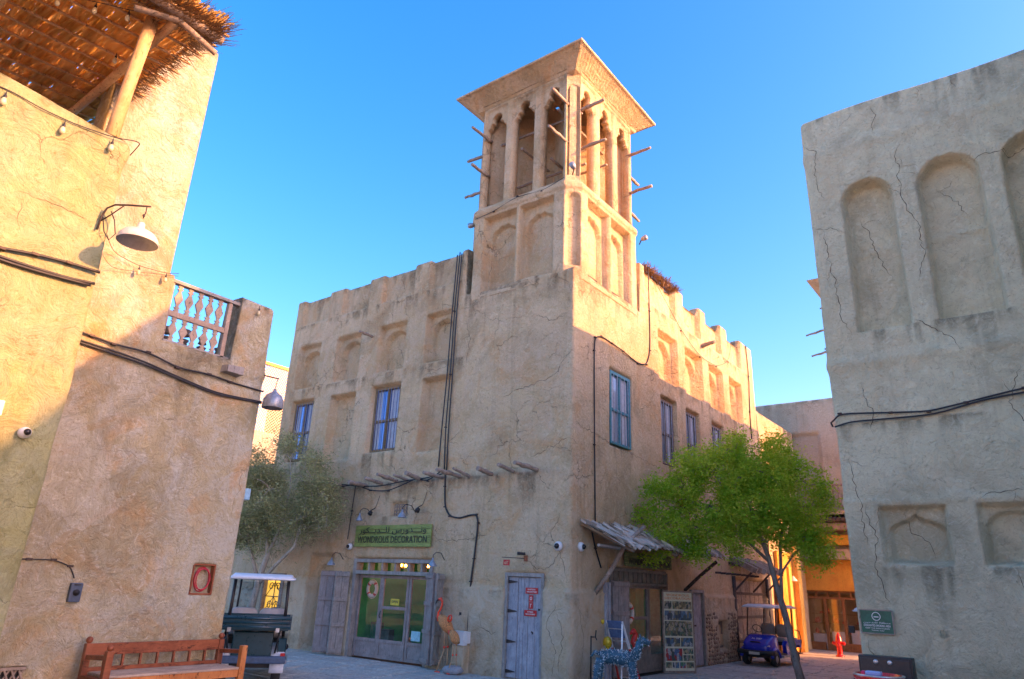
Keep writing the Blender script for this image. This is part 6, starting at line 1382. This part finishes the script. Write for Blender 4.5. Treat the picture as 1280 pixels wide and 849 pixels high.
def cart(loc, rz, body, label, utility=False, S=1.0, roof='roofwhite', name='golf_cart'):
    t = thing(name, label, 'golf cart', loc, rz); t.scale = (S, S, S); B = lambda o, nm, m, **k: o.build(nm, m, t, world=False, **k)
    wb = .82; 
    for sx in (-1, 1):
        wheel(t, sx*.46, -wb, .22); wheel(t, sx*.46, wb, .22)
    o = MB(); o.box(-.42, .42, -.95, 1.0, .24, .34); B(o, 'chassis', MAT['black'])
    # front cowl: rounded and sloping
    o = MB(); loft(o, [(-1.20, rsq(.30, .42, .60, .06)), (-1.14, rsq(.42, .34, .70, .10)), (-1.0, rsq(.50, .34, .80, .14, .92)), (-.78, rsq(.53, .36, .90, .16, .90)), (-.60, rsq(.52, .38, .93, .12, .92)), (-.52, rsq(.50, .40, .92, .10, .92))]); B(o, 'front_cowl', body)
    o = MB(); loft(o, [(-1.30, rsq(.48, .36, .44, .035)), (-1.22, rsq(.60, .34, .46, .05)), (-1.02, rsq(.62, .36, .48, .05))]); B(o, 'front_bumper', MAT['black'])
    for sx in (-1, 1):
        B(MB().ell((sx*.36, -1.10, .60), (.085, .06, .045), 14, 8), 'headlight', MAT['headlamp'])
        o = MB(); P = [Vector((sx*.50, -wb+.30*math.cos(a), .22+.30*math.sin(a))) for a in np.linspace(.1, 3.05, 12)]; o.tube(P, .055, 8); B(o, 'front_fender', body if not utility else MAT['cartwhite'])
    B(MB().box(-.16, .16, -1.175, -1.155, .68, .72), 'badge', MAT['black']); B(MB().box(-.17, .17, -1.315, -1.30, .34, .42), 'licence_plate', MAT['dirtywhite'])
    # sides and floor
    o = MB(); o.box(-.55, .55, -.55, .95, .32, .38); B(o, 'floor', MAT['black'], bevel=.01)
    for sx in (-1, 1):
        o = MB(); o.prism(Face((sx*.56, 0, 0), (0, 1, 0), (sx, 0, 0)), [(-.1, .34), (.50, .34), (.56, .52), (.70, .62), (.95, .62), (1.10, .50), (1.12, .74), (-.02, .74), (-.14, .60)], -.12, .02); B(o, 'side_panel', body, bevel=.02)
        B(MB().box(min(sx*.50, sx*.62), max(sx*.50, sx*.62), -.5, .55, .26, .33), 'sill', MAT['lampgrey'], bevel=.01)
    o = MB(); o.box(-.54, .54, -.05, .62, .60, .70); B(o, 'seat_base', MAT['black'])
    for k, y in enumerate((.02, .0)[:1]):
        o = MB(); loft(o, [(y, rsq(.50, .70, .82, .05)), (y+.45, rsq(.50, .70, .82, .05))]); B(o, 'seat', MAT['seatgrey'], bevel=.01)
    for sx in (-1, 1):
        o = MB(); loft(o, [(.46, [(x+sx*.26, z) for x, z in rsq(.23, .84, 1.18, .10)]), (.52, [(x+sx*.26, z) for x, z in rsq(.245, .82, 1.22, .11)]), (.58, [(x+sx*.26, z) for x, z in rsq(.23, .84, 1.20, .10)])]); B(o, 'backrest', MAT['seatgrey'])
    if not utility:
        o = MB(); loft(o, [(.66, rsq(.48, .70, .80, .05)), (1.12, rsq(.48, .70, .80, .05))]); B(o, 'rear_seat', MAT['seatgrey'])
        o = MB(); o.box(-.5, .5, 1.15, 1.45, .30, .34); B(o, 'rear_footrest', MAT['black'])
        for sx in (-1, 1): B(MB().tube([(sx*.5, 1.2, .34), (sx*.5, 1.38, .7), (sx*.5, 1.25, 1.0), (sx*.5, .9, 1.05)], .016, 8), 'grab_rail', MAT['black'])
    # steering
    B(MB().tube([(-.26, -.62, .84), (-.26, -.36, 1.06)], .018, 8), 'steering_column', MAT['black'])
    c_ = Vector((-.26, -.34, 1.07)); ax_ = Vector((0, .26, .22)).normalized(); u_ = Vector((1, 0, 0)); v_ = ax_.cross(u_)
    B(MB().tube([c_+u_*.15*math.cos(a)+v_*.15*math.sin(a) for a in np.linspace(0, 6.283, 21)], .014, 6, cap=False), 'steering_wheel', MAT['black'])
    # roof posts and roof
    zr = 1.72
    for sx in (-1, 1):
        B(MB().tube([(sx*.48, -.66, .86), (sx*.46, -.52, zr)], .02, 8), 'front_post', MAT['black']); B(MB().tube([(sx*.50, .66, .70), (sx*.47, .80, zr)], .02 if not utility else .03, 8), 'rear_post', MAT['black'])
    o = MB(); loft(o, [(-.80, rsq(.50, zr, zr+.03, .014)), (-.74, rsq(.58, zr-.01, zr+.06, .03, .93)), (-.4, rsq(.60, zr-.01, zr+.10, .04, .90)), (.6, rsq(.60, zr-.01, zr+.10, .04, .90)), (1.0, rsq(.58, zr-.01, zr+.06, .03, .93)), (1.06, rsq(.50, zr, zr+.03, .014))]); B(o, 'roof', MAT[roof])
    o = MB(); o.hexa([(-.46, -.645, .88), (.46, -.645, .88), (.46, -.635, .88), (-.46, -.635, .88), (-.44, -.535, 1.66), (.44, -.535, 1.66), (.44, -.525, 1.66), (-.44, -.525, 1.66)]); B(o, 'windscreen', MAT['windscreen'])
    return t
bc_ = cart((1.02, 9.32, 0), R(-5), MAT['cartblue'], 'shiny blue golf cart with a white roof parked in the street', S=.89)
o = bc_
me_t = text_mesh('lettering', 'SAY NO MORE', Face((0, -1.08, 0), (1, 0, 0), (0, -1, 0)), 0, .80, .045, MAT['signwhite'], None, d=.02, width=.36) if False else None
def local_text(root, txt, cx_, y_, cz_, h_, wd, m, tilt=0):
    o = text_mesh('lettering', txt, LOC, 0, 0, h_, m, None, d=0, width=wd); o.parent = root; o.location = (cx_, y_, cz_); o.rotation_euler = (tilt, 0, 0); return o
local_text(bc_, 'AL SEEF', 0, -1.03, .795, .045, .34, MAT['signwhite'], R(-35))
wc = cart((5.20, 4.0, 0), R(0), MAT['cartwhite'], 'cart almost hidden behind the grey building edge, only its side showing', S=.95, roof='roofwhite')
MB().box(-.72, -.60, -.62, -.56, 1.28, 1.42).build('mirror', MAT['black'], wc, world=False, bevel=.01)
# utility cart seen from behind
uc = cart((-4.78, -4.02, 0), R(-126.9), MAT['teal'], 'dark teal utility cart with a ribbed cargo box and white rear fenders, seen from behind', utility=True, S=1.03, name='utility_cart')
B = lambda o, nm, m, **k: o.build(nm, m, uc, world=False, **k)
o = MB(); o.box(-.62, .62, .66, .70, .90, 1.12).box(-.62, .62, 1.44, 1.48, .90, 1.12).box(-.62, -.58, .70, 1.44, .90, 1.12).box(.58, .62, .70, 1.44, .90, 1.12).box(-.58, .58, .70, 1.44, .88, .91); B(o, 'cargo_box', MAT['teal'], bevel=.008)
for z in (.94, 1.01, 1.08): B(MB().tube([(-.60, 1.485, z), (.60, 1.485, z)], .022, 8), 'tailgate_rib', MAT['teal'])
for x in (-.4, .4): B(MB().box(x-.03, x+.03, 1.48, 1.515, .86, .93), 'tailgate_hinge', MAT['silver'])
for sx in (-1, 1):
    o = MB(); P = [(sx*.44, .82+.36*math.cos(a), .22+.40*math.sin(a)) for a in np.linspace(-.1, 3.2, 14)]
    V = [(sx*(.34 if k % 2 else .58), p[1], p[2]) for p in P for k in (0, 1)]; F = [(2*i, 2*i+1, 2*i+3, 2*i+2) for i in range(13)]; o.add(V, F, True); q = B(o, 'rear_fender', MAT['cartwhite']); m_ = q.modifiers.new('t', 'SOLIDIFY'); m_.thickness = .03
    B(MB().box(min(sx*.50, sx*.58), max(sx*.50, sx*.58), 1.16, 1.22, .42, .50), 'tail_light', MAT['signred'])
    B(MB().tube([(sx*.40, 1.15, .5), (sx*.44, 1.25, .88)], .018, 6), 'box_support', MAT['black'])
o = MB(); o.box(-.60, .60, 1.24, 1.34, .34, .46); B(o, 'rear_bumper', plain('blue_grey_bumper', (.05, .09, .16), .4), bevel=.02)
o = MB(); o.box(-.34, .34, .95, 1.15, .40, .84); B(o, 'engine_cover', MAT['teal'], bevel=.02)

# ------------------------------------------------------------------ trees
def leaves(name, centers, radii, n_per, size, aspect, m, parent, seed, zsq=.8, tri=False):
    g = np.random.default_rng(seed); C_ = np.repeat(np.array(centers), n_per, 0); Rr = np.repeat(np.array(radii), n_per)
    P = C_ + g.normal(size=C_.shape)*Rr[:, None]*np.array([1, 1, zsq])
    n_ = len(P); a = g.normal(size=(n_, 3)); a[:, 2] *= .6; a /= np.linalg.norm(a, axis=1)[:, None]; b = g.normal(size=(n_, 3)); b -= a*(a*b).sum(1)[:, None]; b /= np.linalg.norm(b, axis=1)[:, None]
    s_ = size*(.35+1.2*g.random(n_)**1.3)[:, None]; a = a*s_; b = b*s_*aspect
    V = np.stack([P-a*.5, P+b*.5, P+a*.5, P-b*.5], 1).reshape(-1, 3); F = np.arange(n_*4).reshape(-1, 4)
    o = link(name, mesh_np(name, V, F, False), m, parent); return o
def tree(name, label, loc, trunk, blobs, n_cl, n_per, size, aspect, lm, bm_, seed, cl_r=.16, xmin=None, twig=None, ymax=None):
    t = thing(name, label, 'tree', loc); g = np.random.default_rng(seed); r_ = random.Random(seed)
    tr = MB(); 
    for P, rs in trunk: tr.tube(P, rs, 9)
    tr.build('trunk', bm_, t)
    W_ = np.array([b[3]**2.2 for b in blobs]); W_ /= W_.sum(); cs = []
    while len(cs) < n_cl:
        b = blobs[g.choice(len(blobs), p=W_)]; v = g.normal(size=3); v /= np.linalg.norm(v); rr = b[3]*(.45+.6*g.random()**.6)
        p = np.array(b[:3])+v*rr*np.array([1, .85, .85])
        if xmin is not None and p[0] < xmin: continue
        if ymax is not None and p[1] > ymax: continue
        # drop some to leave gaps
        if vn(p[0]*1.6+p[1], p[2]*1.6, seed) < .34: continue
        cs.append(p)
    cs = np.array(cs)
    # branches reach towards clusters
    br = MB(); ends = [Vector(P[-1]) for P, _ in trunk]+[Vector(P[len(P)//2+1]) for P, _ in trunk if len(P) > 3]
    for i in range(0, len(cs), max(1, len(cs)//110)):
        c_ = Vector(cs[i]); e = min(ends, key=lambda q: (q-c_).length); m1 = e.lerp(c_, .5)+Vector((r_.gauss(0, .1), r_.gauss(0, .1), r_.gauss(.05, .1))); br.tube([e, e.lerp(m1, .5)+Vector((0, 0, .04)), m1, c_], [.022, .016, .011, .004], 5, cap=False)
        if i % 3 == 0: ends.append(m1)
    if twig:
        for i in range(twig):
            c_ = Vector(cs[r_.randrange(len(cs))]); d_ = Vector((r_.gauss(0, 1), r_.gauss(0, 1), r_.gauss(.2, .8))).normalized()*r_.uniform(.25, .6); br.tube([c_-d_*.5, c_+Vector((0, 0, .03)), c_+d_*.5], [.006, .005, .002], 4, cap=False)
    br.build('branches', bm_, t, kind='stuff')
    lv = leaves('crown', cs, np.full(len(cs), cl_r)*(.7+.6*g.random(len(cs))), n_per, size, aspect, lm, t, seed+1)
    if xmin is not None:
        co = np.empty(len(lv.data.vertices)*3, np.float32); lv.data.vertices.foreach_get('co', co); co = co.reshape(-1, 3); k = co[:, 0] < .06; co[k, 0] = .06+np.abs(co[k, 0]-.06)*.3; lv.data.vertices.foreach_set('co', co.ravel()); lv.data.update()
    return t
GL = leafmat('fresh_green_leaf', (.36, .58, .03), (.66, .78, .12), (.26, .50, .03), .5)
OL = leafmat('dusty_olive_leaf', (.36, .36, .15), (.56, .55, .28), (.24, .25, .10), .35)
BK = wood('grey_bark', (.16, .13, .11), (.32, .27, .23), (6, 6, 1.5)); BK2 = wood('pale_twig_bark', (.28, .24, .18), (.45, .40, .31), (6, 6, 1.5))
gb = [(2.75, 4.1, 4.85, .85), (1.9, 3.9, 4.65, .85), (1.15, 3.5, 4.45, .65), (.65, 3.0, 4.15, .45), (3.35, 4.3, 4.3, .85), (3.75, 4.4, 3.6, .6), (2.5, 4.0, 3.8, 1.0), (1.6, 3.7, 3.7, .8), (.85, 3.1, 3.35, .5), (1.2, 3.4, 3.0, .45), (.75, 2.9, 2.95, .32), (2.2, 3.8, 3.1, .5), (3.95, 4.4, 2.85, .28), (3.6, 4.3, 3.0, .35), (3.0, 4.2, 3.3, .6), (2.3, 4.1, 5.3, .45), (3.1, 4.3, 5.2, .4), (1.4, 3.6, 5.0, .4), (3.95, 4.4, 4.0, .35), (.55, 2.8, 2.62, .22), (1.35, 3.5, 2.72, .25), (3.7, 4.3, 2.62, .22), (4.15, 4.4, 3.35, .25), (.4, 2.8, 3.6, .3), (2.0, 3.8, 2.72, .25)]
tree('green_tree', 'slender leaning tree with a bright green crown in front of the street face', (3.24, 4.33, 0),
     [([(3.27, 4.33, -.05), (3.16, 4.33, .45), (3.08, 4.33, 1.0), (3.0, 4.33, 1.5), (2.86, 4.33, 2.1), (2.74, 4.33, 2.7), (2.55, 4.2, 3.4), (2.4, 4.1, 4.2), (2.3, 4.05, 4.9)], [.10, .085, .075, .075, .065, .055, .045, .03, .015]),
      ([(2.95, 4.33, 1.7), (2.98, 4.35, 2.3), (3.02, 4.35, 3.0), (3.2, 4.4, 3.8), (3.4, 4.4, 4.6)], [.045, .04, .035, .025, .012]), ([(2.76, 4.33, 2.6), (2.3, 4.1, 3.1), (1.8, 3.8, 3.6), (1.2, 3.4, 4.0)], [.04, .032, .025, .012]), ([(2.95, 4.33, 2.3), (3.3, 4.4, 2.8), (3.7, 4.4, 3.1)], [.03, .02, .01]), ([(2.6, 4.2, 3.2), (2.0, 3.9, 4.2), (1.6, 3.8, 4.8)], [.03, .02, .01])],
     gb, 1550, 55, .066, .50, GL, BK, 5, .125, xmin=.12)
ob_ = [(-9.6, -1.2, 4.6, .95), (-8.7, -1.0, 5.0, .65), (-8.0, -1.0, 4.4, .75), (-7.4, -.9, 3.9, .6), (-9.0, -1.2, 3.9, 1.0), (-8.2, -1.0, 3.3, .7), (-9.9, -1.3, 3.5, .8), (-10.5, -1.3, 4.4, .6), (-7.1, -.9, 3.3, .45), (-9.4, -1.3, 2.9, .6), (-9.1, -1.0, 5.4, .35), (-7.7, -.9, 4.9, .3), (-10.4, -1.4, 3.0, .7)]
tree('olive_tree', 'dusty grey-green tree with pale twigs between the orange building and the shaded face', (-9.2, -1.4, 0),
     [([(-9.2, -1.4, -.05), (-9.1, -1.35, .8), (-9.0, -1.3, 1.7), (-8.9, -1.2, 2.4), (-9.2, -1.2, 3.2), (-9.4, -1.2, 4.2)], [.12, .10, .085, .07, .045, .02]), ([(-9.0, -1.3, 1.6), (-8.5, -1.15, 2.15), (-8.05, -1.0, 2.6), (-7.9, -1.0, 3.2), (-7.8, -1.0, 4.0)], [.05, .045, .04, .03, .012]), ([(-8.9, -1.2, 2.4), (-8.6, -1.1, 3.2), (-8.6, -1.0, 4.2), (-8.8, -1.0, 5.0)], [.05, .035, .02, .01]), ([(-9.1, -1.3, 1.8), (-9.8, -1.3, 2.8), (-10.3, -1.3, 3.8)], [.05, .035, .015])],
     ob_, 850, 75, .075, .30, OL, BK2, 17, .17, twig=420, ymax=-.25)
